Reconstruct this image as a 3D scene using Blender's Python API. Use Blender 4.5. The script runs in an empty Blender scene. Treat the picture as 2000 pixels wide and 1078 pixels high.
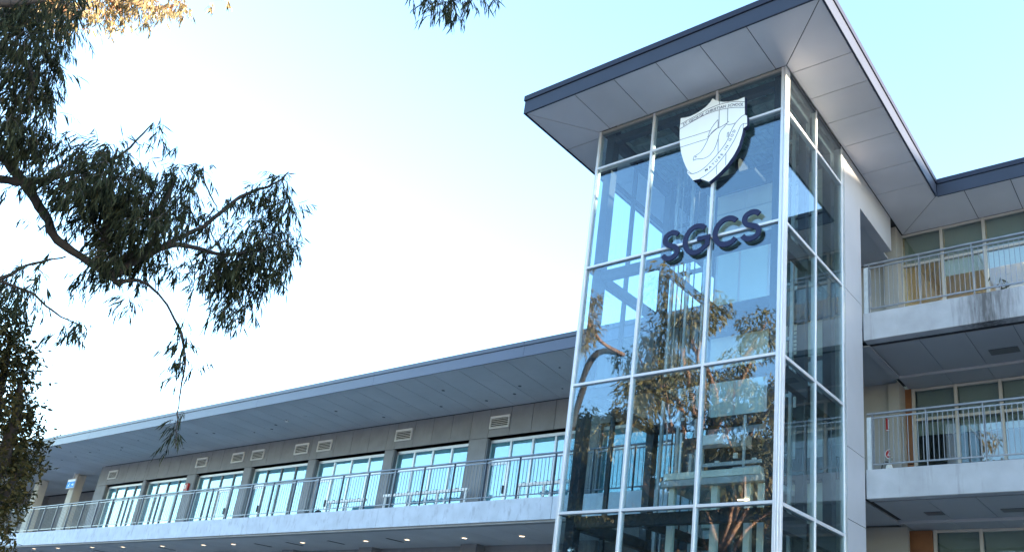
import bpy, math, random
import numpy as np
from mathutils import Vector, Matrix
S = bpy.context.scene
C = S.collection
PI = math.pi
# ------------------------------------------------------------------ camera
cam_d = bpy.data.cameras.new('camera')
cam = bpy.data.objects.new('camera', cam_d); C.objects.link(cam); S.camera = cam
Rm = ((0.8302128812936627, 0.13794463580659702, 0.5401091085938275),
      (0.5519430556000884, -0.33922517918194406, -0.7617644919408583),
      (0.07813728372980108, 0.93053616547626, -0.3577666972066278))
cam.matrix_world = Matrix([list(Rm[i]) + [(9.7092, -11.5436, 1.6)[i]] for i in range(3)] + [[0, 0, 0, 1]])
cam_d.sensor_width = 36
cam_d.lens = 36 * 1637.65 / 2000
cam_d.shift_x = -(1248.32 - 1000) / 2000
cam_d.shift_y = (711.87 - 539) / 2000
cam_d.clip_start = 0.05; cam_d.clip_end = 3000
# ------------------------------------------------------------------ sky and sun
SUN_EL, SUN_AZ = math.radians(9.0), math.radians(9.0)      # azimuth from +X towards +Y
W = bpy.data.worlds.new('World'); S.world = W; W.use_nodes = True
wn = W.node_tree; wn.nodes.clear()
sky = wn.nodes.new('ShaderNodeTexSky'); sky.sky_type = 'NISHITA'; sky.sun_disc = False
sky.sun_elevation = SUN_EL; sky.sun_rotation = PI / 2 - SUN_AZ
sky.air_density = 1.0; sky.dust_density = 0.6; sky.ozone_density = 2.0
bg = wn.nodes.new('ShaderNodeBackground'); bg.inputs['Strength'].default_value = 0.15
wo = wn.nodes.new('ShaderNodeOutputWorld')
wn.links.new(sky.outputs[0], bg.inputs[0]); wn.links.new(bg.outputs[0], wo.inputs[0])
sun_d = bpy.data.lights.new('sun', 'SUN'); sun_d.energy = 4.6; sun_d.angle = math.radians(0.5); sun_d.color = (1.0, 0.80, 0.58)
sun = bpy.data.objects.new('sun', sun_d); C.objects.link(sun)
sdir = Vector((math.cos(SUN_EL) * math.cos(SUN_AZ), math.cos(SUN_EL) * math.sin(SUN_AZ), math.sin(SUN_EL)))
sun.rotation_euler = sdir.to_track_quat('Z', 'Y').to_euler(); sun.location = (60, 10, 40)
S.view_settings.view_transform = 'Standard'; S.view_settings.look = 'None'
S.view_settings.gamma = 1; S.view_settings.use_curve_mapping = False
S.view_settings.exposure = 3.1
S.cycles.max_bounces = 8; S.cycles.transparent_max_bounces = 24; S.cycles.glossy_bounces = 5
S.cycles.use_denoising = True
S.cycles.sample_clamp_indirect = 6
# ------------------------------------------------------------------ materials
def newmat(name):
    m = bpy.data.materials.new(name); m.use_nodes = True
    return m, m.node_tree, m.node_tree.nodes['Principled BSDF']
def mat(name, col, rough=0.6, metal=0.0, var=0.12, scale=3.0, bump=0.0, bscale=60.0, spec=0.5, streak=0.0, streakcol=None, slo=.56, sz=.35):
    m, nt, b = newmat(name)
    b.inputs['Roughness'].default_value = rough; b.inputs['Metallic'].default_value = metal
    b.inputs['Specular IOR Level'].default_value = spec
    geo = nt.nodes.new('ShaderNodeNewGeometry')
    n = nt.nodes.new('ShaderNodeTexNoise'); n.inputs['Scale'].default_value = scale; n.inputs['Detail'].default_value = 6
    nt.links.new(geo.outputs['Position'], n.inputs['Vector'])
    mr = nt.nodes.new('ShaderNodeMapRange'); mr.inputs[1].default_value = 0.3; mr.inputs[2].default_value = 0.7
    mr.inputs[3].default_value = 1 - var; mr.inputs[4].default_value = 1 + var
    nt.links.new(n.outputs['Fac'], mr.inputs[0])
    oi = nt.nodes.new('ShaderNodeObjectInfo')
    mo = nt.nodes.new('ShaderNodeMapRange'); mo.inputs[3].default_value = 1 - var * .5; mo.inputs[4].default_value = 1 + var * .5
    nt.links.new(oi.outputs['Random'], mo.inputs[0])
    mul = nt.nodes.new('ShaderNodeMath'); mul.operation = 'MULTIPLY'
    nt.links.new(mr.outputs[0], mul.inputs[0]); nt.links.new(mo.outputs[0], mul.inputs[1])
    mx = nt.nodes.new('ShaderNodeVectorMath'); mx.operation = 'SCALE'; mx.inputs[0].default_value = col[:3]
    nt.links.new(mul.outputs[0], mx.inputs['Scale'])
    out = mx.outputs[0]
    if streak > 0:
        mp = nt.nodes.new('ShaderNodeMapping'); mp.inputs['Scale'].default_value = (3.5, 3.5, sz)
        nt.links.new(geo.outputs['Position'], mp.inputs['Vector'])
        n2 = nt.nodes.new('ShaderNodeTexNoise'); n2.inputs['Scale'].default_value = 1.6; n2.inputs['Detail'].default_value = 8; n2.inputs['Roughness'].default_value = .65
        nt.links.new(mp.outputs[0], n2.inputs['Vector'])
        m2 = nt.nodes.new('ShaderNodeMapRange'); m2.inputs[1].default_value = slo; m2.inputs[2].default_value = slo + .16; m2.inputs[4].default_value = streak
        nt.links.new(n2.outputs['Fac'], m2.inputs[0])
        mm = nt.nodes.new('ShaderNodeMix'); mm.data_type = 'RGBA'
        nt.links.new(m2.outputs[0], mm.inputs['Factor']); nt.links.new(out, mm.inputs['A'])
        mm.inputs['B'].default_value = (*(streakcol or (col[0] * .35, col[1] * .35, col[2] * .35)), 1)
        out = mm.outputs['Result']
    nt.links.new(out, b.inputs['Base Color'])
    if bump > 0:
        n3 = nt.nodes.new('ShaderNodeTexNoise'); n3.inputs['Scale'].default_value = bscale; n3.inputs['Detail'].default_value = 4
        nt.links.new(geo.outputs['Position'], n3.inputs['Vector'])
        bp = nt.nodes.new('ShaderNodeBump'); bp.inputs['Strength'].default_value = bump; bp.inputs['Distance'].default_value = 0.01
        nt.links.new(n3.outputs['Fac'], bp.inputs['Height']); nt.links.new(bp.outputs[0], b.inputs['Normal'])
    return m
def glassmat(name, tint, base=0.12, gain=1.0, wave=0.0, wscale=1.2, glosscol=(.9, .96, 1.0), tilt=0.0):
    m, nt, b = newmat(name); nt.nodes.remove(b)
    o = [n for n in nt.nodes if n.type == 'OUTPUT_MATERIAL'][0]
    t = nt.nodes.new('ShaderNodeBsdfTransparent'); t.inputs[0].default_value = (*tint, 1)
    g = nt.nodes.new('ShaderNodeBsdfGlossy'); g.inputs['Roughness'].default_value = 0.012; g.inputs['Color'].default_value = (*glosscol, 1)
    lw = nt.nodes.new('ShaderNodeLayerWeight'); lw.inputs['Blend'].default_value = .5
    pw = nt.nodes.new('ShaderNodeMath'); pw.operation = 'POWER'; pw.inputs[1].default_value = 4.0
    nt.links.new(lw.outputs['Facing'], pw.inputs[0])
    f = nt.nodes.new('ShaderNodeMath'); f.operation = 'MULTIPLY_ADD'; f.inputs[1].default_value = .95; f.inputs[2].default_value = .045
    nt.links.new(pw.outputs[0], f.inputs[0])
    a = nt.nodes.new('ShaderNodeMath'); a.operation = 'MULTIPLY_ADD'; a.inputs[1].default_value = gain; a.inputs[2].default_value = base
    a.use_clamp = True
    mx = nt.nodes.new('ShaderNodeMixShader')
    nt.links.new(f.outputs[0], a.inputs[0]); nt.links.new(a.outputs[0], mx.inputs[0])
    nt.links.new(t.outputs[0], mx.inputs[1]); nt.links.new(g.outputs[0], mx.inputs[2]); nt.links.new(mx.outputs[0], o.inputs[0])
    if wave > 0:
        geo = nt.nodes.new('ShaderNodeNewGeometry')
        n = nt.nodes.new('ShaderNodeTexNoise'); n.inputs['Scale'].default_value = wscale; n.inputs['Detail'].default_value = 1
        nt.links.new(geo.outputs['Position'], n.inputs['Vector'])
        bp = nt.nodes.new('ShaderNodeBump'); bp.inputs['Strength'].default_value = wave; bp.inputs['Distance'].default_value = 0.02
        nt.links.new(n.outputs['Fac'], bp.inputs['Height']); nt.links.new(bp.outputs[0], g.inputs['Normal'])
        if tilt > 0:      # every pane sits a hair out of true in its frame
            oi = nt.nodes.new('ShaderNodeObjectInfo'); wnz = nt.nodes.new('ShaderNodeTexWhiteNoise'); wnz.noise_dimensions = '1D'
            nt.links.new(oi.outputs['Random'], wnz.inputs['W'])
            sb = nt.nodes.new('ShaderNodeVectorMath'); sb.operation = 'SUBTRACT'; sb.inputs[1].default_value = (.5, .5, .5)
            sc = nt.nodes.new('ShaderNodeVectorMath'); sc.operation = 'SCALE'; sc.inputs['Scale'].default_value = tilt
            ad = nt.nodes.new('ShaderNodeVectorMath'); ad.operation = 'ADD'
            nz = nt.nodes.new('ShaderNodeVectorMath'); nz.operation = 'NORMALIZE'
            nt.links.new(wnz.outputs['Color'], sb.inputs[0]); nt.links.new(sb.outputs[0], sc.inputs[0]); nt.links.new(sc.outputs[0], ad.inputs[0])
            nt.links.new(geo.outputs['Normal'], ad.inputs[1]); nt.links.new(ad.outputs[0], nz.inputs[0]); nt.links.new(nz.outputs[0], bp.inputs['Normal'])
    return m
def leafmat(name, c1, c2, rough=.45, transl=.25, spec=.4):
    m, nt, b = newmat(name)
    b.inputs['Roughness'].default_value = rough; b.inputs['Specular IOR Level'].default_value = spec
    geo = nt.nodes.new('ShaderNodeNewGeometry')
    rp = nt.nodes.new('ShaderNodeMix'); rp.data_type = 'RGBA'
    rp.inputs['A'].default_value = (*c1, 1); rp.inputs['B'].default_value = (*c2, 1)
    nt.links.new(geo.outputs['Random Per Island'], rp.inputs['Factor'])
    nt.links.new(rp.outputs['Result'], b.inputs['Base Color'])
    tr = nt.nodes.new('ShaderNodeBsdfTranslucent'); nt.links.new(rp.outputs['Result'], tr.inputs[0])
    mx = nt.nodes.new('ShaderNodeMixShader'); mx.inputs[0].default_value = transl
    o = [n for n in nt.nodes if n.type == 'OUTPUT_MATERIAL'][0]
    nt.links.new(b.outputs[0], mx.inputs[1]); nt.links.new(tr.outputs[0], mx.inputs[2]); nt.links.new(mx.outputs[0], o.inputs[0])
    return m
def emis(name, col, st):
    m, nt, b = newmat(name)
    b.inputs['Base Color'].default_value = (*col, 1); b.inputs['Emission Color'].default_value = (*col, 1); b.inputs['Emission Strength'].default_value = st
    return m
M = {}
M['fascia'] = mat('navy_fascia_paint', (0.040, 0.049, 0.074), .5, 0, .06, 1.5, spec=.15)
M['cap'] = mat('navy_flashing', (0.026, 0.031, 0.052), .5, 0, .06, 2, spec=.15)
M['fascia_l'] = mat('skylit_navy_fascia', (0.070, 0.082, 0.135), .40, 0, .06, 1.5)  # same navy as the tower fascia, lightened for reflected sky
M['cap_l'] = mat('skylit_navy_flashing', (0.055, 0.065, 0.105), .40, 0, .06, 1.5)  # navy flashing, lightened likewise for reflected sky
M['soffit'] = mat('soffit_board', (0.56, 0.55, 0.58), .55, 0, .07, .8, bump=.03, bscale=8)
M['soffit_dark'] = mat('soffit_board_dark', (0.60, 0.61, 0.63), .55, 0, .08, .7, bump=.03, bscale=8, streak=.12)
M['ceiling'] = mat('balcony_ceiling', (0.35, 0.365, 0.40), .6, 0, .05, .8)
M['joint'] = mat('dark_joint', (0.03, 0.03, 0.035), .8)
M['fc'] = mat('fibre_cement', (0.245, 0.25, 0.268), .7, 0, .10, 2.2, bump=.08, bscale=25, streak=.18, streakcol=(.09, .085, .085))
M['conc'] = mat('fair_concrete', (0.54, 0.585, 0.66), .75, 0, .10, 2.5, bump=.25, bscale=35, streak=.75, streakcol=(.30, .32, .37), slo=.535, sz=1.3)  # bluish tint of the skylight mixed into the base colour
M['concr'] = mat('shaded_weathered_concrete', (0.34, 0.355, 0.385), .78, 0, .12, 2.5, bump=.25, bscale=35, streak=.55, streakcol=(.15, .145, .145))  # base darkened for tree shade on the right wing; streaks are stains
def add_stain(m, cx, wx, col):
    nt = m.node_tree; b = nt.nodes['Principled BSDF']; src = b.inputs['Base Color'].links[0].from_socket
    geo = nt.nodes.new('ShaderNodeNewGeometry'); sp = nt.nodes.new('ShaderNodeSeparateXYZ'); nt.links.new(geo.outputs['Position'], sp.inputs[0])
    d = nt.nodes.new('ShaderNodeMath'); d.operation = 'SUBTRACT'; d.inputs[1].default_value = cx; nt.links.new(sp.outputs[0], d.inputs[0])
    a = nt.nodes.new('ShaderNodeMath'); a.operation = 'ABSOLUTE'; nt.links.new(d.outputs[0], a.inputs[0])
    w = nt.nodes.new('ShaderNodeMapRange'); w.inputs[1].default_value = 0; w.inputs[2].default_value = wx; w.inputs[3].default_value = 1; w.inputs[4].default_value = 0; nt.links.new(a.outputs[0], w.inputs[0])
    mp = nt.nodes.new('ShaderNodeMapping'); mp.inputs['Scale'].default_value = (9, 9, 1.1); nt.links.new(geo.outputs['Position'], mp.inputs['Vector'])
    n = nt.nodes.new('ShaderNodeTexNoise'); n.inputs['Scale'].default_value = 1.3; n.inputs['Detail'].default_value = 9; n.inputs['Roughness'].default_value = .7; nt.links.new(mp.outputs[0], n.inputs['Vector'])
    q = nt.nodes.new('ShaderNodeMath'); q.operation = 'MULTIPLY'; nt.links.new(w.outputs[0], q.inputs[0]); nt.links.new(n.outputs['Fac'], q.inputs[1])
    r2 = nt.nodes.new('ShaderNodeMapRange'); r2.inputs[1].default_value = .22; r2.inputs[2].default_value = .52; r2.inputs[4].default_value = .85; nt.links.new(q.outputs[0], r2.inputs[0])
    x = nt.nodes.new('ShaderNodeMix'); x.data_type = 'RGBA'; nt.links.new(r2.outputs[0], x.inputs['Factor']); nt.links.new(src, x.inputs['A']); x.inputs['B'].default_value = (*col, 1)
    nt.links.new(x.outputs['Result'], b.inputs['Base Color'])
M['concstain'] = mat('dripping_concrete', (0.35, 0.365, 0.40), .78, 0, .12, 2.5, bump=.3, bscale=35, streak=.55, streakcol=(.17, .165, .165)); add_stain(M['concstain'], 6.75, 1.1, (.05, .045, .045))  # base keeps the right wing's tree shade; streaks and drip patch are stains
M['concs'] = mat('concrete_soffit', (0.33, 0.33, 0.34), .75, 0, .08, 2.5, bump=.2, bscale=35)
M['cream'] = mat('cream_render', (0.27, 0.265, 0.255), .8, 0, .05, 2)
M['palecol'] = mat('pale_column_render', (0.62, 0.60, 0.54), .7, 0, .05, 2)
M['framegrey'] = mat('grey_cream_frame', (0.40, 0.39, 0.375), .45, .1, .05, 3)
M['creamin'] = mat('cream_panel', (0.72, 0.72, 0.64), .6, 0, .06, 2)
M['colpanel'] = mat('column_panel', (0.36, 0.37, 0.405), .55, 0, .05, 1.2, bump=.02, bscale=12)
M['alu'] = mat('white_aluminium', (0.60, 0.62, 0.66), .3, .25, .03, 2, spec=.6)
M['aludk'] = mat('grey_aluminium', (0.10, 0.11, 0.13), .4, .3, .05, 2)
M['galv'] = mat('galvanised_steel', (0.21, 0.225, 0.25), .42, .5, .12, 12)
M['railgrey'] = mat('painted_rail_steel', (0.12, 0.14, 0.18), .35, .5, .1, 8)
M['steel'] = mat('painted_structural_steel', (0.030, 0.038, 0.052), .5, 0, .08, 2, spec=.3)
M['lightsteel'] = mat('zinc_bracket', (0.48, 0.52, 0.54), .35, .5, .1, 10)
M['black'] = mat('black_rubber', (0.015, 0.015, 0.018), .6)
M['deck'] = mat('roof_deck_metal', (0.30, 0.38, 0.36), .5, .2, .3, 5)
M['blind'] = mat('pale_blind', (0.40, 0.485, 0.51), .8, 0, .12, 1)
M['palepane'] = mat('pale_landing_pane', (0.60, 0.76, 0.80), .25, 0, .05, 1)
M['blindg'] = mat('olive_blind', (0.36, 0.37, 0.34), .8, 0, .04, 1)
M['orange'] = mat('orange_timber', (0.18, 0.075, 0.03), .5, 0, .15, 3, streak=.1)
M['white'] = mat('white_paint', (0.78, 0.78, 0.78), .45, 0, .03, 3)
M['red'] = mat('red_plastic', (0.42, 0.03, 0.03), .4)
M['room'] = mat('room_interior', (0.22, 0.23, 0.23), .8, 0, .1, .8)
M['roomwarm'] = mat('room_ceiling_warm', (0.62, 0.52, 0.36), .8, 0, .08, .8)
M['navyface'] = mat('navy_sign_face', (0.016, 0.022, 0.066), .5, 0, .03, 3, spec=.2)
M['gold'] = mat('lit_back_gold', (0.80, 0.70, 0.45), .4, .2, .05, 3)  # gold paints the light on the letter backs, as mirrored in the glass
M['signwhite'] = mat('sign_white', (0.80, 0.83, 0.85), .4, 0, .02, 1)
M['signink'] = mat('sign_ink', (0.06, 0.06, 0.12), .5, 0, .02, 1)
M['signblue'] = emis('exit_blue', (0.03, 0.25, 0.65), .10)
M['signpale'] = emis('exit_white', (0.75, 0.92, 1.0), .06)
M['lamp'] = emis('lamp_warm', (1.0, 0.74, 0.46), .65)
M['tube'] = emis('lamp_tube', (1.0, 0.82, 0.56), 9.0)
M['glass'] = glassmat('tower_glass', (0.80, 0.88, 0.90), .07, .95, wave=.035, wscale=.8, tilt=.010, glosscol=(.74, .88, 1.0))
M['glassr'] = glassmat('tower_side_glass', (0.80, 0.87, 0.87), .015, .9, wave=.02, wscale=.9, tilt=.006)
M['glassb'] = glassmat('tower_back_glass', (0.90, 0.98, 1.0), .01, .6)
M['wglass'] = glassmat('window_glass', (0.72, 0.89, 0.93), .085, 1.0, wave=.03, wscale=1.1, tilt=.012, glosscol=(.80, .94, 1.0))
M['wglassr'] = glassmat('wing_window_glass', (0.78, 0.84, 0.84), .06, 1.0, wave=.03, wscale=1.1, tilt=.012)
M['bark'] = mat('gum_bark_dark', (0.028, 0.023, 0.022), .85, 0, .3, 14, bump=.6, bscale=30)
M['barko'] = mat('gum_bark_orange', (0.26, 0.125, 0.07), .8, 0, .35, 2.5, bump=.4, bscale=12, streak=.5, streakcol=(.16, .10, .08))
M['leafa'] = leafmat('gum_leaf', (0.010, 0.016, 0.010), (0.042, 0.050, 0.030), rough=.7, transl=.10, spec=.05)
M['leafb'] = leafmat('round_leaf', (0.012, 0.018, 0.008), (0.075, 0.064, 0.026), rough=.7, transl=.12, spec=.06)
M['leafg'] = leafmat('sunlit_golden_leaf', (0.14, 0.12, 0.05), (0.34, 0.25, 0.13), transl=.4)  # golden sunlight on the crown is put into the leaf colour
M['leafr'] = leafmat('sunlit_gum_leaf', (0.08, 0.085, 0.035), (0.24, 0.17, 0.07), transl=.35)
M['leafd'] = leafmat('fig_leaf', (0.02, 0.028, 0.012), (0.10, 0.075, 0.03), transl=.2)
M['ground'] = mat('paving_ground', (0.25, 0.24, 0.225), .85, 0, .2, .6, bump=.3, bscale=20)
M['sunblocker'] = mat('sun_blocker_wall', (0.28, 0.20, 0.15), .85, 0, .15, 1.2)  # wall of the added sun blocker
# ------------------------------------------------------------------ building helpers
LOC = {}
def worldloc(p):
    return LOC.get(p.name, Vector((0, 0, 0))) if p else Vector((0, 0, 0))
def link(o, parent, loc):
    C.objects.link(o)
    loc = Vector(loc); LOC[o.name] = loc
    if parent: o.parent = parent; o.location = loc - worldloc(parent)
    else: o.location = loc
    return o
def tag(o, label=None, cat=None, group=None, kind=None):
    for k, v in (('label', label), ('category', cat), ('group', group), ('kind', kind)):
        if v: o[k] = v
    return o
def thing(name, loc, label, cat, group=None):
    return tag(link(bpy.data.objects.new(name, None), None, loc), label, cat, group)
_cache = {}
def boxmesh(name, dx, dy, dz, m, bev):
    key = (round(dx, 3), round(dy, 3), round(dz, 3), m.name, bev)
    if key in _cache: return _cache[key]
    x, y, z = dx / 2, dy / 2, dz / 2
    if bev:
        b = min(bev, x * .8, y * .8, z * .8)
        vs = []; 
        for sx in (-1, 1):
            for sy in (-1, 1):
                for sz in (-1, 1):
                    vs += [(sx * x, sy * (y - b), sz * (z - b)), (sx * (x - b), sy * y, sz * (z - b)), (sx * (x - b), sy * (y - b), sz * z)]
        def I(sx, sy, sz, k): return ((sx > 0) * 4 + (sy > 0) * 2 + (sz > 0)) * 3 + k
        fs = []
        for s in (-1, 1):
            fs.append([I(s, a, c, 0) for a, c in ((-1, -1), (1, -1), (1, 1), (-1, 1))][::s])
            fs.append([I(a, s, c, 1) for a, c in ((-1, -1), (1, -1), (1, 1), (-1, 1))][::-s])
            fs.append([I(a, c, s, 2) for a, c in ((-1, -1), (1, -1), (1, 1), (-1, 1))][::s])
        for a in (-1, 1):
            for c in (-1, 1):
                fs.append([I(a, c, -1, 0), I(a, c, 1, 0), I(a, c, 1, 1), I(a, c, -1, 1)][::-a * c])
                fs.append([I(a, -1, c, 0), I(a, 1, c, 0), I(a, 1, c, 2), I(a, -1, c, 2)][::a * c])
                fs.append([I(-1, a, c, 1), I(1, a, c, 1), I(1, a, c, 2), I(-1, a, c, 2)][::-a * c])
                for d in (-1, 1): fs.append([I(a, c, d, 0), I(a, c, d, 1), I(a, c, d, 2)][::a * c * d])
    else:
        vs = [(sx * x, sy * y, sz * z) for sx in (-1, 1) for sy in (-1, 1) for sz in (-1, 1)]
        fs = [(0, 1, 3, 2), (4, 6, 7, 5), (0, 4, 5, 1), (2, 3, 7, 6), (0, 2, 6, 4), (1, 5, 7, 3)]
    me = bpy.data.meshes.new(name); me.from_pydata(vs, [], fs); me.materials.append(m); me.update()
    _cache[key] = me
    return me
def bx(name, parent, x0, x1, y0, y1, z0, z1, m, bev=0.0):
    """one box object; alike boxes share their mesh"""
    if x1 < x0: x0, x1 = x1, x0
    if y1 < y0: y0, y1 = y1, y0
    if z1 < z0: z0, z1 = z1, z0
    me = boxmesh(name, x1 - x0, y1 - y0, z1 - z0, m, bev)
    return link(bpy.data.objects.new(name, me), parent, ((x0 + x1) / 2, (y0 + y1) / 2, (z0 + z1) / 2))
class MB:
    def __init__(s): s.v = []; s.f = []; s.mi = []
    def add(s, vs, fs, mi=0):
        n = len(s.v); s.v += [tuple(v) for v in vs]; s.f += [tuple(i + n for i in f) for f in fs]; s.mi += [mi] * len(fs); return s
    def box(s, x0, x1, y0, y1, z0, z1, mi=0):
        return s.add([(a, b, c) for a in (x0, x1) for b in (y0, y1) for c in (z0, z1)],
                     [(0, 1, 3, 2), (4, 6, 7, 5), (0, 4, 5, 1), (2, 3, 7, 6), (0, 2, 6, 4), (1, 5, 7, 3)], mi)
    def tube(s, pts, rad, n=8, mi=0, cap=True):
        pts = [Vector(p) for p in pts]
        if not hasattr(rad, '__len__'): rad = [rad] * len(pts)
        vs = []; fs = []; ref = None
        for i, p in enumerate(pts):
            d = (pts[min(i + 1, len(pts) - 1)] - pts[max(i - 1, 0)])
            d = d.normalized() if d.length > 1e-9 else Vector((0, 0, 1))
            if ref is None: ref = Vector((0, 0, 1)) if abs(d.z) < .9 else Vector((1, 0, 0))
            a = d.cross(ref).normalized(); b = d.cross(a).normalized(); ref = a.cross(d) * 1.0
            for k in range(n):
                t = 2 * PI * k / n; vs.append(p + (a * math.cos(t) + b * math.sin(t)) * rad[i])
        for i in range(len(pts) - 1):
            for k in range(n):
                k2 = (k + 1) % n; fs.append((i * n + k, i * n + k2, (i + 1) * n + k2, (i + 1) * n + k))
        if cap: fs.append(tuple(range(n))[::-1]); fs.append(tuple(range((len(pts) - 1) * n, len(pts) * n)))
        return s.add(vs, fs, mi)
    def build(s, name, mats, parent=None, loc=(0, 0, 0), smooth=False):
        loc = Vector(loc)
        me = bpy.data.meshes.new(name)
        me.from_pydata([(v[0] - loc.x, v[1] - loc.y, v[2] - loc.z) for v in s.v], [], s.f)
        for m in (mats if isinstance(mats, (list, tuple)) else [mats]): me.materials.append(m)
        me.polygons.foreach_set('material_index', s.mi)
        if smooth: me.polygons.foreach_set('use_smooth', [True] * len(s.f))
        me.update()
        return link(bpy.data.objects.new(name, me), parent, loc)
def prism_xy(pts, z0, z1):
    n = len(pts); vs = [(x, y, z0) for x, y in pts] + [(x, y, z1) for x, y in pts]
    return vs, [tuple(range(n))[::-1], tuple(range(n, 2 * n))] + [(i, (i + 1) % n, n + (i + 1) % n, n + i) for i in range(n)]
def slab_poly(name, parent, pts, z0, z1, m):
    b = MB(); b.add(*prism_xy(pts, z0, z1)); c = (sum(p[0] for p in pts) / len(pts), sum(p[1] for p in pts) / len(pts), z0)
    return b.build(name, m, parent, c)
def poly_xz(name, parent, pts, y0, y1, m, m2=None):
    """outline in x,z extruded from y0 (front) to y1"""
    n = len(pts); area = sum(pts[i][0] * pts[(i + 1) % n][1] - pts[(i + 1) % n][0] * pts[i][1] for i in range(n))
    if area < 0: pts = pts[::-1]
    vs = [(x, y0, z) for x, z in pts] + [(x, y1, z) for x, z in pts]
    b = MB(); b.add(vs, [tuple(range(n))], 0)
    b.add([], [], 0)
    b.f += [tuple(range(n, 2 * n))[::-1]] + [(i, n + i, n + (i + 1) % n, (i + 1) % n) for i in range(n)]; b.mi += [1] * (n + 1)
    cx = sum(p[0] for p in pts) / n; cz = sum(p[1] for p in pts) / n
    return b.build(name, [m, m2 or m], parent, (cx, y0, cz))
def stroke_xz(mb, pts, w, y0, y1, mi=0):
    """flat ribbon of width w along a path in the x,z plane, front at y0"""
    P = [Vector((p[0], p[1])) for p in pts]; n = len(P); L = []; R = []
    for i in range(n):
        d = (P[min(i + 1, n - 1)] - P[max(i - 1, 0)]).normalized(); q = Vector((-d.y, d.x)) * w / 2
        L.append(P[i] + q); R.append(P[i] - q)
    vs = []
    for y in (y0, y1):
        for i in range(n): vs += [(L[i].x, y, L[i].y), (R[i].x, y, R[i].y)]
    fs = []; o = 2 * n
    for i in range(n - 1):
        a, b, c, d = 2 * i, 2 * i + 1, 2 * i + 3, 2 * i + 2
        fs += [(a, b, c, d), (o + a, o + d, o + c, o + b), (a, d, o + d, o + a), (b, o + b, o + c, c)]
    fs += [(0, o, o + 1, 1), (o - 2, o - 1, 2 * o - 1, 2 * o - 2)]
    mb.add(vs, fs, mi)
def catmull(P, k=6):
    out = []
    for i in range(len(P) - 1):
        p0, p1, p2, p3 = P[max(i - 1, 0)], P[i], P[i + 1], P[min(i + 2, len(P) - 1)]
        for j in range(k):
            t = j / k
            out.append(tuple(.5 * (2 * p1[a] + (p2[a] - p0[a]) * t + (2 * p0[a] - 5 * p1[a] + 4 * p2[a] - p3[a]) * t * t + (3 * p1[a] - p0[a] - 3 * p2[a] + p3[a]) * t ** 3) for a in range(len(p1))))
    out.append(tuple(P[-1])); return out

# ================================================================== ground
g = MB()
N = 24; R0 = 900
g.add([(-R0 + 2 * R0 * i / N, -R0 + 2 * R0 * j / N, 0) for j in range(N + 1) for i in range(N + 1)],
      [(j * (N + 1) + i, j * (N + 1) + i + 1, (j + 1) * (N + 1) + i + 1, (j + 1) * (N + 1) + i) for j in range(N) for i in range(N)])
tag(g.build('ground', M['ground']), 'plain paved ground in front of the school buildings', None, kind='structure')

# ================================================================== lift tower
TX = 4.32; H = 12.569; TD = 2.78
T = [4.382, 6.815, 9.303, 11.640]; TL = [1.94] + T
tower = thing('lift_tower', (TX / 2, TD / 2, 0), 'tall glass lift tower with silver frames and a wide flat overhanging roof', 'tower')
XM = [0.0, 1.394, 2.856, TX]
fr = bx('frame', tower, 0.0, 0.055, -0.03, 0.10, 0.0, H, M['alu'], .004); 
# front mullions, corner post
for x in (1.394, 2.856): bx('mullion', tower, x - .024, x + .024, -0.025, 0.10, 0.0, H - .001, M['alu'], .004)
post = bx('corner_post', tower, 4.226, 4.282, -0.03, 0.08, 0.0, H, M['alu'], .004)
bx('corner_post', tower, 4.289, 4.322, -0.03, 0.066, 0.0, H, M['alu'], .004)
bx('corner_post', tower, 4.289, 4.322, 0.073, 0.150, 0.0, H, M['alu'], .004)
bx('corner_post', tower, 4.20, 4.286, 0.085, 0.150, 0.0, H, M['aludk'])
# front transoms and panes per bay
for i in range(3):
    a, b = XM[i], XM[i + 1]
    x0 = a + (.055 if i == 0 else .024); x1 = b - (.024 if i < 2 else .094)
    for t in TL: bx('transom', tower, x0, x1, -0.022, 0.095, t - .025, t + .025, M['alu'], .004)
    bx('head_frame', tower, x0, x1, -0.022, 0.095, H - .065, H - .002, M['cream'], .004)
    zz = [0.05] + TL + [H - .035]
    for k in range(len(zz) - 1):
        bx('glass_pane', tower, x0, x1, 0.018, 0.030, zz[k] + .025, zz[k + 1] - .025, M['glass'])
# side wall: mullions at mid and back
YM = [0.150, 1.43, 2.755]
for y in (1.43,): bx('side_mullion', tower, 4.225, TX, y - .028, y + .028, 0.0, H - .001, M['alu'], .004)
bx('side_mullion', tower, 4.225, TX, 2.755, 2.81, 0.0, H - .001, M['alu'], .004)
for i in range(2):
    y0 = YM[i] + (0 if i == 0 else .028); y1 = YM[i + 1] - (.028 if i == 0 else 0)
    for t in TL: bx('side_transom', tower, 4.225, TX - .004, y0, y1, t - .030, t + .030, M['alu'], .004)
    bx('side_head', tower, 4.225, TX - .004, y0, y1, H - .065, H - .002, M['aludk'], .004)
    zz = [0.05] + TL + [H - .035]
    for k in range(len(zz) - 1):
        bx('side_pane', tower, 4.288, 4.300, y0, y1, zz[k] + .03, zz[k + 1] - .03, M['glassr'])
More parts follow.
